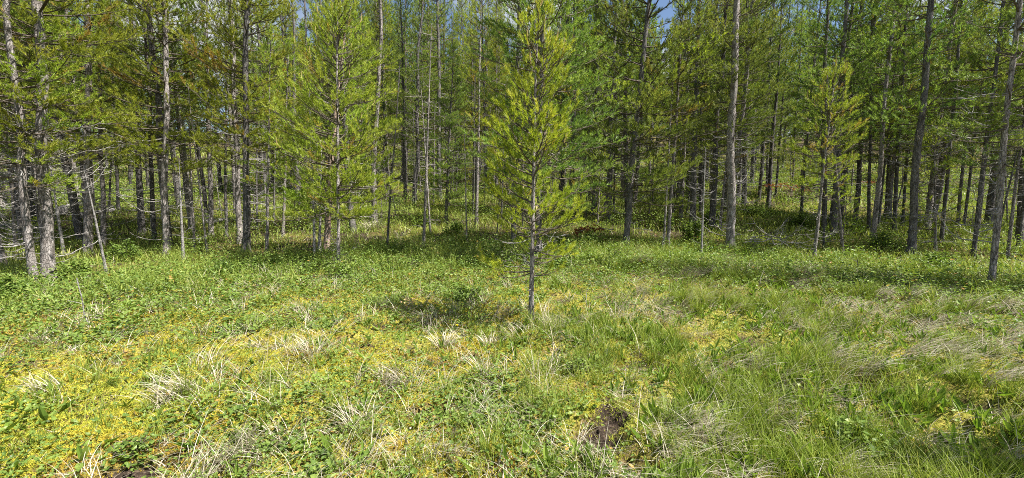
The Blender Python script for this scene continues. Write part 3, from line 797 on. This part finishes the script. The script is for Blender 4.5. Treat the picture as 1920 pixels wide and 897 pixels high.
def blades(g, x, y, z, az, L, w, th0, bend, v, rng, K=3, mat=0):
    """grass blades: az heading, th0 starting tilt from the vertical, bend = extra tilt along the blade"""
    n = len(x); P = np.stack([x, y, z], -1); hd = np.stack([np.cos(az), np.sin(az), 0 * az], -1)
    sd = np.stack([-np.sin(az), np.cos(az), 0 * az], -1)
    tw_ = rng.uniform(-.9, .9, n)[:, None]; sd = norm(sd * np.cos(tw_) + hd * np.sin(tw_))
    rows = []
    for k in range(K + 1):
        s = k / K
        if k: 
            th = th0 + bend * (s - .5 / K)
            P = P + (hd * np.sin(th)[:, None] + np.array([0, 0, 1]) * np.cos(th)[:, None]) * (L / K)[:, None]
        wd = (w * (1 - s ** 1.6) * .5 + (0.15 * w if k == 0 else 0))[:, None]
        if k < K: rows += [P - sd * wd, P + sd * wd]
        else: rows += [P]
    m = 2 * K + 1
    V = np.stack(rows, 1).reshape(-1, 3)
    f = []
    for k in range(K - 1): f += [[2 * k, 2 * k + 1, 2 * k + 3], [2 * k, 2 * k + 3, 2 * k + 2]]
    f += [[2 * K - 2, 2 * K - 1, 2 * K]]
    F = (np.arange(n)[:, None, None] * m + np.array(f)[None]).reshape(-1, 3)
    g.add(V, F, np.repeat(np.clip(v, 0, 1), m), mat)

def leaves(g, C, az, tilt, L, W, v, rng, fine=True, mat=0, fold=.25):
    """ovate leaves: base at C, heading az, tilt = rise of the blade above the horizontal"""
    n = len(C); hd = np.stack([np.cos(az) * np.cos(tilt), np.sin(az) * np.cos(tilt), np.sin(tilt)], -1)
    sd = np.stack([-np.sin(az), np.cos(az), 0 * az], -1)
    ro = rng.normal(size=n)[:, None] * .35
    up = np.cross(hd, sd); up = np.where(up[:, 2:3] < 0, -up, up)
    sd, up = norm(sd * np.cos(ro) + up * np.sin(ro)), norm(up * np.cos(ro) - sd * np.sin(ro))
    L = L[:, None]; W = W[:, None] * .5
    drop = -up * L * rng.uniform(0, .25, (n, 1))
    if fine:
        pts = [C, C + hd * L * .32 + sd * W, C + hd * L * .32 - sd * W, C + hd * L * .45 - up * W * fold * 2 + drop * .3,
               C + hd * L * .68 + sd * W * .78 + drop * .5, C + hd * L * .68 - sd * W * .78 + drop * .5, C + hd * L + drop]
        f = [[0, 1, 3], [0, 3, 2], [1, 4, 3], [2, 3, 5], [4, 6, 3], [3, 6, 5]]
    else:
        pts = [C, C + hd * L * .5 + sd * W, C + hd * L * .5 - sd * W, C + hd * L + drop]
        f = [[0, 1, 3], [0, 3, 2]]
    m = len(pts); V = np.stack(pts, 1).reshape(-1, 3)
    F = (np.arange(n)[:, None, None] * m + np.array(f)[None]).reshape(-1, 3)
    g.add(V, F, np.repeat(np.clip(v, 0, 1), m), mat)

def keep(p, rng): return rng.random(len(p)) < p
def yellow_moss(x, y):
    m = np.clip((fbm(x, y, .75, 31, 3) - .40) * 4, 0, 1)
    m = m + .45 * blob(x, y, 150, 800, 1.0) + .4 * blob(x, y, 640, 720, .8) + .5 * blob(x, y, 300, 750, .9) + .4 * blob(x, y, 950, 850, .7)
    m = m - .5 * np.clip((x - 1.0) / 1.5, 0, 1)
    return np.clip(m, 0, 1) * np.clip((8.5 - np.hypot(x, y)) / 3, 0.05, 1)
def right_side(x, y): return np.clip((x / np.maximum(y, .5) * 1.0 + .05) * 2.2, 0, 1)

# moss
rng = np.random.default_rng(1)
g = Geo()
x, y = sector(430000, 1.5, 9.5, rng)
k = keep((.25 + .75 * yellow_moss(x, y)) * (1 - holes(x, y)) * (1 - .45 * right_side(x, y)), rng); x, y = x[k], y[k]
n = len(x); z = HG(x, y)
cv = fbm(x, y, .42, 33, 3) * .75 + vnoise(x, y, .07, 35) * .35 - .1
cv = np.where(fbm(x, y, .5, 37, 2) > .68, cv * .35, cv) + .08 + rng.normal(size=n) * .05
cv = np.clip(cv + .25 * right_side(x, y), 0, 1)
r = np.hypot(x, y)
for q in range(3):
    az = rng.uniform(0, 6.28, n); hd = np.stack([np.cos(az), np.sin(az), rng.uniform(.2, 1.8, n)], -1); hd = norm(hd)
    s = norm(np.cross(hd, rng.normal(size=hd.shape))) * (.0014 + .00045 * r)[:, None]
    C = np.stack([x + rng.normal(size=n) * .006, y + rng.normal(size=n) * .006, z + .001], -1)
    T = C + hd * rng.uniform(.010, .026, (n, 1)) * (1 + .06 * r[:, None])
    g.add(np.stack([C - s, C + s, T], 1).reshape(-1, 3), np.arange(3 * n).reshape(-1, 3), np.repeat(cv, 3), 0)
tag(link('moss', g.mesh('moss', [M_moss])), 'yellow and orange moss carpeting the open ground', 'moss', kind='stuff')

# small broad leaves of the ground cover
g = Geo()
def herb_amount(x, y):
    r = np.hypot(x, y)
    p = np.clip((fbm(x, y, .55, 41, 3) - .42) * 5, 0, 1)
    band = np.exp(-((r - 8.4) / 1.6) ** 2)
    p = .2 + .75 * p + .6 * band
    p = p * (1 - .42 * yellow_moss(x, y))
    p = p + .5 * blob(x, y, 40, 600, 1.2) + .6 * blob(x, y, 820, 600, .6) + .4 * blob(x, y, 1040, 640, .5)
    p = p * (1 - .78 * right_side(x, y) * np.clip((9.5 - r) / 1.5, 0, 1))
    return np.clip(p, 0, 1) * (1 - .95 * holes(x, y))
x, y = sector(185000, 1.5, 12, rng)
k = keep(herb_amount(x, y), rng); x, y = x[k], y[k]
n = len(x)
r = np.hypot(x, y)
cl = fbm(x, y, .22, 43, 2)
hh = (.012 + .10 * rng.random(n) ** 1.5 * (.3 + 1.2 * cl)) * np.clip(.8 + (r - 5) * .45, .8, 3.2)
sz = rng.uniform(.016, .048, n) * (.65 + .8 * vnoise(x, y, .3, 45)) * np.clip(.85 + .07 * (r - 3), .85, 1.4)
cv = .22 + .5 * fbm(x, y, .35, 47, 2) + rng.normal(size=n) * .16
cv = np.where(rng.random(n) < .012, 1.0, np.minimum(cv, .93))
C = np.stack([x, y, HG(x, y) + hh], -1)
leaves(g, C, rng.uniform(0, 6.28, n), rng.normal(size=n) * .35 + .18, sz, sz * rng.uniform(.42, .75, n), cv, rng)
# farther out: bushy low cover under the trees
x, y = sector(300000, 9, 46, rng, 56, 1.1)
k = keep(np.clip(.45 + (fbm(x, y, 1.8, 51, 3) - .42) * 3.2, 0.12, 1), rng); x, y = x[k], y[k]
n = len(x); r = np.hypot(x, y)
hh = (.03 + rng.random(n) * np.clip(fbm(x, y, 1.3, 53, 2) * 2.2 - .7, .1, 1.1) * np.clip((r - 7) / 10, .3, .8))
sz = rng.uniform(.03, .06, n) * np.clip(r / 14, .9, 2.2)
C = np.stack([x, y, HG(x, y) + hh], -1)
leaves(g, C, rng.uniform(0, 6.28, n), rng.normal(size=n) * .4 + .2, sz, sz * .65, np.clip(.58 + .35 * (fbm(x, y, 2.0, 55, 2) - .5) + rng.normal(size=n) * .15, 0, .93), rng, fine=False)
tag(link('ground_cover', g.mesh('ground_cover', [M_leaf])), 'small round-leaved green herbs covering the forest floor', 'ground cover', kind='stuff')

# upright lance-shaped leaves, mostly lower right
g = Geo()
x, y = sector(7000, 1.7, 9, rng)
p = right_side(x, y) * np.clip((fbm(x, y, .9, 61, 2) - .3) * 2.4, 0, 1) + .10 * (rng.random(len(x)) < .5) + .5 * blob(x, y, 1090, 620, .7)
k = keep(np.clip(p, 0, 1) * (1 - holes(x, y)), rng); x, y = x[k], y[k]
n0 = len(x); m = rng.integers(2, 5, n0)
x = np.repeat(x, m) + rng.normal(size=m.sum()) * .008; y = np.repeat(y, m) + rng.normal(size=m.sum()) * .008; n = len(x)
L = rng.uniform(.07, .15, n)
C = np.stack([x, y, HG(x, y) + rng.uniform(0, .03, n)], -1)
leaves(g, C, rng.uniform(0, 6.28, n), rng.uniform(.65, 1.4, n), L, L * rng.uniform(.16, .28, n), .5 + rng.normal(size=n) * .22, rng, fold=.5)
tag(link('herb_leaves', g.mesh('herb_leaves', [M_lance])), 'upright lance-shaped green leaves scattered through the near turf', 'herb', kind='stuff')

# green grass
g = Geo()
x, y = sector(5200, 1.6, 12, rng)
p = np.clip((fbm(x, y, .8, 71, 2) - .40) * 3.5, .05, 1) * (.35 + .65 * right_side(x, y)) * (1 - holes(x, y))
p = p + blob(x, y, 1520, 870, .35) + .6 * blob(x, y, 790, 530, .8)
k = keep(np.clip(p, 0, 1), rng); x, y = x[k], y[k]
m = (rng.integers(8, 34, len(x)) * (1 + right_side(x, y))).astype(int); sp = np.repeat(rng.uniform(.015, .07, len(x)), m)
tl = np.repeat(rng.uniform(.10, .26, len(x)) * (1 + .35 * right_side(x, y)), m); tv = np.repeat(rng.normal(size=len(x)) * .12, m)
x = np.repeat(x, m); y = np.repeat(y, m); n = len(x)
x = x + rng.normal(size=n) * sp; y = y + rng.normal(size=n) * sp
rs = right_side(x, y); r = np.hypot(x, y)
az = np.where(rng.random(n) < .45 * rs, np.arctan2(-.75, .65) + rng.normal(size=n) * .5, rng.uniform(0, 6.28, n))
blades(g, x, y, HG(x, y) - .004, az, tl * rng.uniform(.6, 1.15, n), (.0028 + .0005 * r) * rng.uniform(.7, 1.4, n), rng.uniform(.02, .3, n), rng.uniform(.2, 1.2, n), .48 + tv + rng.normal(size=n) * .15, rng)
# taller green tufts along the edge of the trees
x, y = sector(1500, 8.2, 14, rng, 56); k = keep(np.clip((fbm(x, y, 1.4, 77, 2) - .42) * 4 + .25 * right_side(x, y), .04, 1), rng); x, y = x[k], y[k]
m = rng.integers(12, 40, len(x)); tl = np.repeat(rng.uniform(.18, .42, len(x)), m); tv = np.repeat(rng.normal(size=len(x)) * .1, m)
x = np.repeat(x, m) + rng.normal(size=m.sum()) * .07; y = np.repeat(y, m) + rng.normal(size=m.sum()) * .07; n = len(x)
blades(g, x, y, HG(x, y) - .004, rng.uniform(0, 6.28, n), tl * rng.uniform(.6, 1.15, n), rng.uniform(.005, .009, n), rng.uniform(.02, .35, n), rng.uniform(.2, 1.1, n), .55 + tv + rng.normal(size=n) * .15, rng)
# scattered single blades
x, y = sector(60000, 1.5, 12, rng); n = len(x); r = np.hypot(x, y)
k = keep((.3 + .7 * right_side(x, y)) * (1 - holes(x, y)), rng); x, y, r = x[k], y[k], r[k]; n = len(x)
blades(g, x, y, HG(x, y) - .004, rng.uniform(0, 6.28, n), rng.uniform(.05, .15, n), .0024 + .0003 * r, rng.uniform(.1, .6, n), rng.uniform(.2, 1.3, n), .45 + rng.normal(size=n) * .2, rng)
x, y = sector(210000, 9, 60, rng, 56, 1.1)
k = keep(np.clip((fbm(x, y, 2.6, 73, 3) - .34) * 4.5, .2, 1), rng); x, y = x[k], y[k]; n = len(x); r = np.hypot(x, y)
blades(g, x, y, HG(x, y) - .01, rng.uniform(0, 6.28, n), rng.uniform(.12, .34, n), .006 + .0011 * r, rng.uniform(.05, .4, n), rng.uniform(.2, 1.1, n), .6 + rng.normal(size=n) * .18, rng, K=2)
tag(link('grass', g.mesh('grass', [M_grass])), 'fresh green grass growing through moss and herbs', 'grass', kind='stuff')

# scattered dry grass
g = Geo()
x, y = sector(7500, 1.6, 11, rng)
p = np.clip((fbm(x, y, 1.0, 81, 2) - .38) * 3, .13, .9) * (.5 + .4 * right_side(x, y))
k = keep(p * (1 - np.clip(1.5 * holes(x, y) + 1.2 * blob(x, y, 1135, 830, .22) + blob(x, y, 1790, 760, .3), 0, 1)), rng); x, y = x[k], y[k]
m = (rng.integers(2, 16, len(x)) * (1 + 1.0 * right_side(x, y))).astype(int); tl = np.repeat(rng.uniform(.12, .38, len(x)), m); hz = np.repeat(rng.uniform(0, 6.28, len(x)), m)
x = np.repeat(x, m); y = np.repeat(y, m); n = len(x); x = x + rng.normal(size=n) * .03; y = y + rng.normal(size=n) * .03
rs = right_side(x, y); r = np.hypot(x, y)
az = np.where(rng.random(n) < .25 + .6 * rs, np.arctan2(-.75, .65) + rng.normal(size=n) * .45, hz + rng.normal(size=n) * .6)
blades(g, x, y, HG(x, y) + .003, az, tl * rng.uniform(.5, 1.15, n), (.003 + .0004 * r) * rng.uniform(.6, 1.3, n), rng.uniform(.2, .95, n), rng.uniform(.5, 1.3, n), .5 + rng.normal(size=n) * .25, rng, K=4)
x, y = sector(16000, 1.5, 14, rng); n = len(x); r = np.hypot(x, y)     # lying stalks and litter
blades(g, x, y, HG(x, y) + .012, rng.uniform(0, 6.28, n), rng.uniform(.04, .16, n), .0022 + .0003 * r, rng.uniform(1.2, 1.5, n), rng.uniform(-.1, .3, n), .35 + rng.normal(size=n) * .25, rng, K=2)
x, y = sector(16000, 9, 34, rng); k = keep(np.clip((fbm(x, y, 2.2, 83, 3) - .46) * 5, .03, 1), rng); x, y = x[k], y[k]; n = len(x); r = np.hypot(x, y)
blades(g, x, y, HG(x, y), rng.uniform(0, 6.28, n), rng.uniform(.12, .3, n), .004 + .0005 * r, rng.uniform(.4, 1.1, n), rng.uniform(.4, 1.2, n), .5 + rng.normal(size=n) * .25, rng, K=2)
tag(link('dry_grass', g.mesh('dry_grass', [M_dry])), 'scattered pale dry grass strands lying over the turf', 'dry grass', kind='stuff')

# ------------------------------------------------------------------ prominent dry grass tussocks
TUS = [ # px, py, radius, count, length, flow (0 = all round, 1 = to the lower right), label
 (345,745,.16,110,.30,-1,'large loose straw tussock on the yellow moss at the lower left'),
 (85,745,.09,45,.22,-1,'small bleached straw tuft at the far lower left edge'),
 (85,640,.09,40,.20,-1,'pale drooping tuft in the green herbs near the left edge'),
 (225,690,.03,14,.16,-1,'narrow upright straw wisp on the moss above the large loose tussock'),
 (485,655,.08,45,.20,-1,'straw tuft in the turf left of the lower centre, upper one of three'),
 (590,675,.12,70,.24,0,'flattened straw mat left of the lower centre'),
 (545,735,.04,16,.2,-1,'thin upright straw wisp below the flattened straw mat'),
 (665,800,.10,60,.24,0,'silvery fallen straw tuft beside green grass low in the middle'),
 (745,720,.12,80,.28,-1,'long combed straw tussock in the middle of the turf'),
 (830,640,.11,80,.22,0,'pale fountain shaped tussock in the shade left of the central sapling'),
 (920,640,.09,60,.20,0,'greyish tussock just left below the foot of the central sapling'),
 (470,865,.13,80,.26,1,'fallen straw bunch at the bottom edge left of the middle'),
 (835,870,.09,50,.22,1,'straw bunch at the bottom edge in the middle'),
 (1165,765,.03,12,.14,0,'short straw wisp above the torn dark soil'),
 (1270,810,.06,26,.24,1,'thin straw spray right of the torn dark soil'),
 (1200,500,.22,170,.36,1,'tall blond tussock in the sun below the right-leaning dark pine'),
 (1290,520,.20,130,.32,1,'wide blond grass clump in front of the close pair of stems'),
 (1215,570,.18,110,.32,1,'combed blond grass right of the central sapling'),
 (1320,570,.20,130,.34,1,'long blond grass swept to the right in the middle of the right turf'),
 (1490,525,.26,210,.34,1,'big grey-brown drooping tussock below the big pale pine and clearing'),
 (1545,690,.20,120,.36,1,'long silvery straw swept over a dark hollow at the lower right'),
 (1640,560,.20,120,.3,1,'blond grass clump in front of the stoutest right-hand pine'),
 (1760,690,.18,100,.34,1,'silvery swept straw at the right above the long dark hollow'),
 (1860,720,.16,90,.34,1,'silvery swept straw near the right edge above the rusty soil'),
 (1440,790,.10,60,.26,1,'low straw bunch in the lance leaves at the lower right'),
 (1560,880,.10,50,.28,1,'bright white straw blades at the bottom edge on the right'),
 (1830,590,.20,110,.34,1,'straw mat by the shade of the leaning grey pine at the right edge'),
 (700,430,.35,170,.36,0,'dry blond grass heap round the light grey pine left of centre'),
 (1400,690,.12,70,.3,1,'straw spray in the middle of the lower right turf'),
]
for i, (px, py, rad, cnt, Ln, flow, lab) in enumerate(TUS):
    rng = np.random.default_rng(4000 + i); bx, by, _, _ = at(px, py); cnt = int(cnt * (1.7 if flow == 1 else 1.1)); Ln *= 1.05; rad *= (1.2 if flow == 1 else 1); n = cnt
    x = rng.normal(size=n) * rad * .55; y = rng.normal(size=n) * rad * .45
    if flow == 1:                                     # several small clumps swept the same way
        nc = 9; ci = rng.integers(0, nc, n); ca = rng.normal(size=(nc, 2)) * rad * .85
        x = ca[ci, 0] + rng.normal(size=n) * .022; y = ca[ci, 1] + rng.normal(size=n) * .022
    if flow == 1: az = np.arctan2(-.75, .65) + rng.normal(size=n) * .38
    elif flow == -1: az = np.arctan2(-.8, -.5) + rng.normal(size=n) * .7
    else: az = np.arctan2(y, x) + rng.normal(size=n) * .5
    z0 = float(HG(bx, by)); z = HG(bx + x, by + y) - z0
    rr = math.hypot(bx, by)
    g = Geo()
    blades(g, x, y, z, az, Ln * rng.uniform(.5, 1.15, n), (.0042 + .0007 * rr) * rng.uniform(.6, 1.3, n), rng.uniform(.1, .65, n), rng.uniform(.6, 1.35, n), .55 + rng.normal(size=n) * .22 - (.25 if 'grey-brown' in lab else 0), rng, K=5)
    o = link('dry_tussock', g.mesh('dry_tussock', [M_dry])); o.location = (bx, by, z0)
    tag(o, lab, 'grass tussock')

# ------------------------------------------------------------------ leafy shrubs
SHR = [ # px, py, radius, height, leaf, label
 (1112,462,.32,.30,.055,'broad leaved bluish green shrub under the rust coloured dead branch'),
 (1250,432,.30,.50,.05,'light leafy shrub wrapped round the close pair of stems'),
 (1300,455,.40,.55,.06,'bright leafy shrub in the sun left of the big pale pine'),
 (1335,425,.30,.5,.06,'leafy shrub in front of the dark trunk beside the big pale pine'),
 (1420,405,.70,.45,.055,'wide bright green shrub patch in the clearing right of the big pale pine'),
 (1500,428,.60,.40,.055,'low green shrub patch in the clearing below the single thin dark pole'),
 (1590,440,.45,.40,.05,'low green shrub at the foot of the straight grey right-hand pine'),
 (790,425,.40,.40,.05,'bright herb clump in the sun behind the dark shade left of centre'),
 (850,440,.35,.35,.05,'green herb clump at the foot of the slender pole pine left of centre'),
 (740,480,.40,.30,.045,'dark shaded shrub below the dry blond grass heap'),
 (640,520,.35,.25,.045,'low green shrub at the foot of the bushy bright green young pine'),
 (505,510,.40,.28,.05,'green shrub at the foot of the left one of the thin twin poles'),
 (420,520,.45,.25,.045,'low leafy shrub right of the dead sapling by the knotty pine'),
 (235,490,.45,.35,.05,'leafy shrub between the pale flaky pine and the knotty pine'),
 (140,520,.35,.28,.05,'bright leafy shrub just right of the thickest left pine'),
 (20,560,.40,.28,.05,'leafy shrub at the far left edge in front of the leaning pine'),
 (1055,500,.30,.22,.05,'green leafy clump just right of the central sapling'),
 (870,560,.30,.22,.045,'leafy green clump in the shade left of the central sapling'),
 (1085,700,.14,.12,.03,'small dense ferny green bush beside the little broken stump'),
 (1660,470,.45,.35,.05,'leafy shrub in front of the close trio of trunks'),
 (1620,850,.22,.20,.055,'dark broad leaved plant clump at the bottom right in shade'),
 (250,855,.12,.10,.035,'dark green leafy plant on the yellow moss at the bottom left'),
 (1750,500,.4,.25,.05,'low green shrub right of the stoutest right-hand pine'),
]
for i, (px, py, rad, hgt, lf, lab) in enumerate(SHR):
    if py < 600: hgt *= 1.35; lf *= 1.25
    rng = np.random.default_rng(4200 + i); bx, by, _, _ = at(px, py); z0 = float(HG(bx, by))
    root = link('leafy_shrub', None); root.location = (bx, by, z0); root.empty_display_size = .1
    tag(root, lab, 'shrub')
    gs = Geo(); gl = Geo(); ns = int(26 + 60 * rad)
    TP = []
    for k in range(ns):
        a = rng.uniform(0, 6.28); q = rad * math.sqrt(rng.random()) * .8
        p0 = np.array([q * math.cos(a), q * math.sin(a), 0.0]); p0[2] = float(HG(bx + p0[0], by + p0[1])) - z0
        hk = hgt * rng.uniform(.45, 1.1) * (1.1 - .5 * q / rad)
        p2 = p0 + np.array([rng.normal() * .05, rng.normal() * .05, hk]); p1 = (p0 + p2) / 2 + rng.normal(size=3) * .01
        tube(gs, [p0, p1, p2], [.003, .0022, .0012], 3, .5, 0, False)
        nl_ = int(5 + hk / .022)
        t = rng.uniform(.25, 1.0, nl_)
        TP.append(p0 + (p2 - p0) * t[:, None] + rng.normal(size=(nl_, 3)) * .018)
    TP = np.concatenate(TP); n = len(TP); sz = lf * rng.uniform(.55, 1.15, n)
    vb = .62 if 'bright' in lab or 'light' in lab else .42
    leaves(gl, TP, rng.uniform(0, 6.28, n), rng.normal(size=n) * .35 + .1, sz, sz * rng.uniform(.5, .75, n), np.clip(vb + rng.normal(size=n) * .15, 0, .92), rng)
    link('stems', gs.mesh('stems', [M_twig]), root); link('foliage', gl.mesh('foliage', [M_leaf]), root)

# ------------------------------------------------------------------ dead wood, stump, stick, rusty branches, flower
def log(px0, py0, px1, py1, w, label, lift=.10, branches=5, seed=0):
    x0, y0, t0, d0 = at(px0, py0); x1, y1, _, _ = at(px1, py1)
    R = .5 * w * t0 / FPX; rng = np.random.default_rng(4400 + seed)
    g = Geo(); n = 12; s = np.linspace(0, 1, n)
    X = x0 + (x1 - x0) * s; Y = y0 + (y1 - y0) * s
    cx_, cy_ = X.mean(), Y.mean(); zc = float(HG(cx_, cy_))
    Z = HG(X, Y) + lift + rng.normal(size=n) * .008; Z = .5 * Z + .5 * Z.mean()
    P = np.stack([X - cx_, Y - cy_, Z - zc], -1)
    tube(g, P, R * np.linspace(1, .75, n) * (1 + .06 * rng.normal(size=n)), 10, .5, 0)
    o = link('fallen_log', g.mesh('fallen_log', [M_deadw], True)); o.location = (cx_, cy_, zc); tag(o, label, 'log')
    for k in range(branches):
        b = link('branch_stub', DEAD[rng.integers(9)], o); q = P[rng.integers(1, n - 1)]
        L = rng.uniform(.2, .6); b.location = q; b.scale = (L, L, L); b.rotation_euler = (rng.uniform(0, 6), -rng.uniform(.2, 1.2), rng.uniform(0, 6.28))
log(-30, 440, 60, 428, 15, 'bleached fallen log entering at the far left edge', .12, 4, 1)
log(110, 412, 150, 388, 16, 'pale fallen log behind the thickest left pine', .18, 5, 2)
log(148, 418, 215, 398, 12, 'weathered fallen log crossing behind the pale flaky pine', .14, 5, 3)
log(385, 424, 428, 417, 10, 'short pale fallen log behind the slim smooth grey pine', .10, 1, 4)
log(1120, 362, 1160, 366, 6, 'far fallen log in the shade right of the central sapling', .12, 1, 5)

def stump():
    x, y, _, _ = at(1136, 680); z0 = float(HG(x, y)); rng = np.random.default_rng(9)
    root = link('broken_stump', None); root.location = (x, y, z0); tag(root, 'little dark broken stump poking out of the turf below the central sapling', 'stump')
    g = Geo(); tube(g, [[0, 0, -.03], [.004, 0, .04], [-.004, .002, .09], [.0, 0, .125]], [.034, .028, .022, .016], 9, .5, 0)
    link('stem', g.mesh('stem', [M_bark_dk], True), root)
    g = Geo()
    for k in range(7):
        a = k * .9; p = np.array([math.cos(a) * .012, math.sin(a) * .012, .12]); tube(g, [p, p + [0.003, 0, rng.uniform(.01, .04)]], [.006, .001], 4, .5, 0)
    link('splintered_top', g.mesh('splintered_top', [M_deadw]), root)
stump()

def stick(px, py, h, r, label, lean=(0, 0), seed=0, tw=3, dark=False):
    x, y, _, _ = at(px, py); z0 = float(HG(x, y)); rng = np.random.default_rng(4500 + seed)
    root = link('dead_stick', None); root.location = (x, y, z0); tag(root, label, 'stick')
    g = Geo(); n = 7; s = np.linspace(0, 1, n)
    P = np.stack([lean[0] * s + .008 * rng.normal(size=n), lean[1] * s + .008 * rng.normal(size=n), h * s - .03], -1)
    tube(g, P, np.linspace(r, r * .6, n), 6, .5, 0)
    mt = M_bark_dk if dark else M_deadw
    link('stem', g.mesh('stem', [mt]), root)
    for k in range(tw):
        g = Geo(); p = P[rng.integers(2, n)]; a = rng.uniform(0, 6.28); L = rng.uniform(.06, .2)
        tube(g, [p, p + np.array([math.cos(a) * L, math.sin(a) * L, L * .4])], [r * .5, r * .2], 4, .5, 0)
        link('twig', g.mesh('twig', [mt]), root)
stick(164, 612, .66, .008, 'thin straight grey stick standing alone in the herbs at the left', (-.05, 0), 1, 1)
stick(1604, 515, .32, .008, 'small dark crooked twig sticking up in the grass left of the stoutest right-hand pine', (.02, 0), 2, 5, True)
stick(1240, 250 + 225, .5, .008, 'short pale snag beside the close pair of stems', (.03, 0), 3, 4)

def rust_branch(px, py, lift, az, L, label, seed):
    x, y, _, _ = at(px, py); z0 = float(HG(x, y)) + lift; rng = np.random.default_rng(4600 + seed)
    root = link('dead_branch_with_needles', None); root.location = (x, y, z0); tag(root, label, 'dead branch')
    g = Geo(); SP = []; SD = []
    P = np.array([[0, 0, 0], [.35, .03, .04], [.7, 0, .02], [1, -.05, -.05]]) * L
    tube(g, P, [.012, .009, .006, .003], 5, .5, 0)
    for k in range(16):
        t = rng.uniform(.15, 1); p = np.array([np.interp(t, [0, .35, .7, 1], P[:, c]) for c in range(3)])
        d = norm(np.array([.7, rng.choice([-1, 1]) * rng.uniform(.3, 1), rng.uniform(-.4, .2)])); l = rng.uniform(.1, .3) * L
        tube(g, [p, p + d * l], [.004, .002], 3, .5, 0, False)
        for q in range(3): SP.append(p + d * l * (q + 1) / 3.2); SD.append(norm(d + rng.normal(size=3) * .3))
    w = link('wood', g.mesh('wood', [M_deadw]), root); g = Geo()
    needles(g, np.array(SP), np.array(SD), np.full(len(SP), .09), rng.uniform(.1, .9, len(SP)), rng, 40, .08, .010)
    nd = link('needles', g.mesh('needles', [M_rust]), root)
    root.rotation_euler = (0, 0, az)
rust_branch(1150, 452, .38, math.radians(170), .95, 'rust coloured dead branch hanging low right of the central sapling', 1)
rust_branch(1405, 388, .9, math.radians(-25), 2.0, 'long drooping orange-brown dead branch above the clearing right of the big pale pine', 2)
rust_branch(1610, 372, .8, math.radians(10), 1.0, 'small reddish dead spray among the far trunks left of the close trio', 3)

# heap of grey dead twigs right of the big pale pine
x, y, _, _ = at(1440, 462); z0 = float(HG(x, y)); rng = np.random.default_rng(31)
root = link('fallen_branch', None); root.location = (x, y, z0); tag(root, 'grey tangled fallen branch lying right of the big pale pine', 'branch')
for k in range(16):
    b = link('twig', DEAD[rng.integers(9)], root); L = rng.uniform(.6, 1.5); b.scale = (L, L, L)
    b.location = (rng.normal() * .5, rng.normal() * .3, .12 + .15 * rng.random()); b.rotation_euler = (rng.uniform(-.6, .6), rng.uniform(-.35, .2), rng.uniform(0, 6.28))

def flower(px, py, h, rad, label, mat, n=9, name='yellow_flower'):
    x, y, _, _ = at(px, py); z0 = float(HG(x, y)); rng = np.random.default_rng(int(px))
    root = link(name, None); root.location = (x, y, z0); tag(root, label, 'flower')
    g = Geo(); tube(g, [[0, 0, -.01], [.004, 0, h * .5], [0, 0, h]], .0022, 4, .5, 0)
    link('stalk', g.mesh('stalk', [M_grass]), root)
    g = Geo(); C = np.zeros((n * 2, 3)); C[:, 2] = h
    a = np.arange(n * 2) * 2 * math.pi / n * 1.02
    leaves(g, C, a, np.where(np.arange(n * 2) < n, .25, .8), np.full(n * 2, rad), np.full(n * 2, rad * .45), np.full(n * 2, .5), rng)
    link('petals', g.mesh('petals', [mat]), root)
flower(857, 618, .09, .022, 'single bright yellow flower in the herbs left of the central sapling', M_flower)
flower(770, 815, .05, .010, 'tiny white flower in the moss low in the middle of the photo', M_white, 6, 'white_flower')
flower(703, 737, .05, .010, 'tiny white flower above the long green grass left of the middle', M_white, 6, 'white_flower')
flower(938, 738, .05, .010, 'tiny white flower low in the turf just left of the middle line', M_white, 6, 'white_flower')

x, y, _, _ = at(768, 592); z0 = float(HG(x, y)); rng = np.random.default_rng(55)
root = link('withered_plant', None); root.location = (x, y, z0); tag(root, 'withered tan plant head above the herbs left of the central sapling', 'plant')
g = Geo(); tube(g, [[0, 0, -.01], [.01, 0, .12], [0, 0, .2]], .003, 4, .5, 0); link('stem', g.mesh('stem', [M_dry]), root)
g = Geo(); n = 34; C = np.array([0, 0, .2]) + rng.normal(size=(n, 3)) * [.04, .04, .012]
leaves(g, C, rng.uniform(0, 6.28, n), rng.normal(size=n) * .4, np.full(n, .04), np.full(n, .022), np.clip(.25 + rng.normal(size=n) * .12, 0, 1), rng)
link('leaves', g.mesh('leaves', [M_candle]), root)
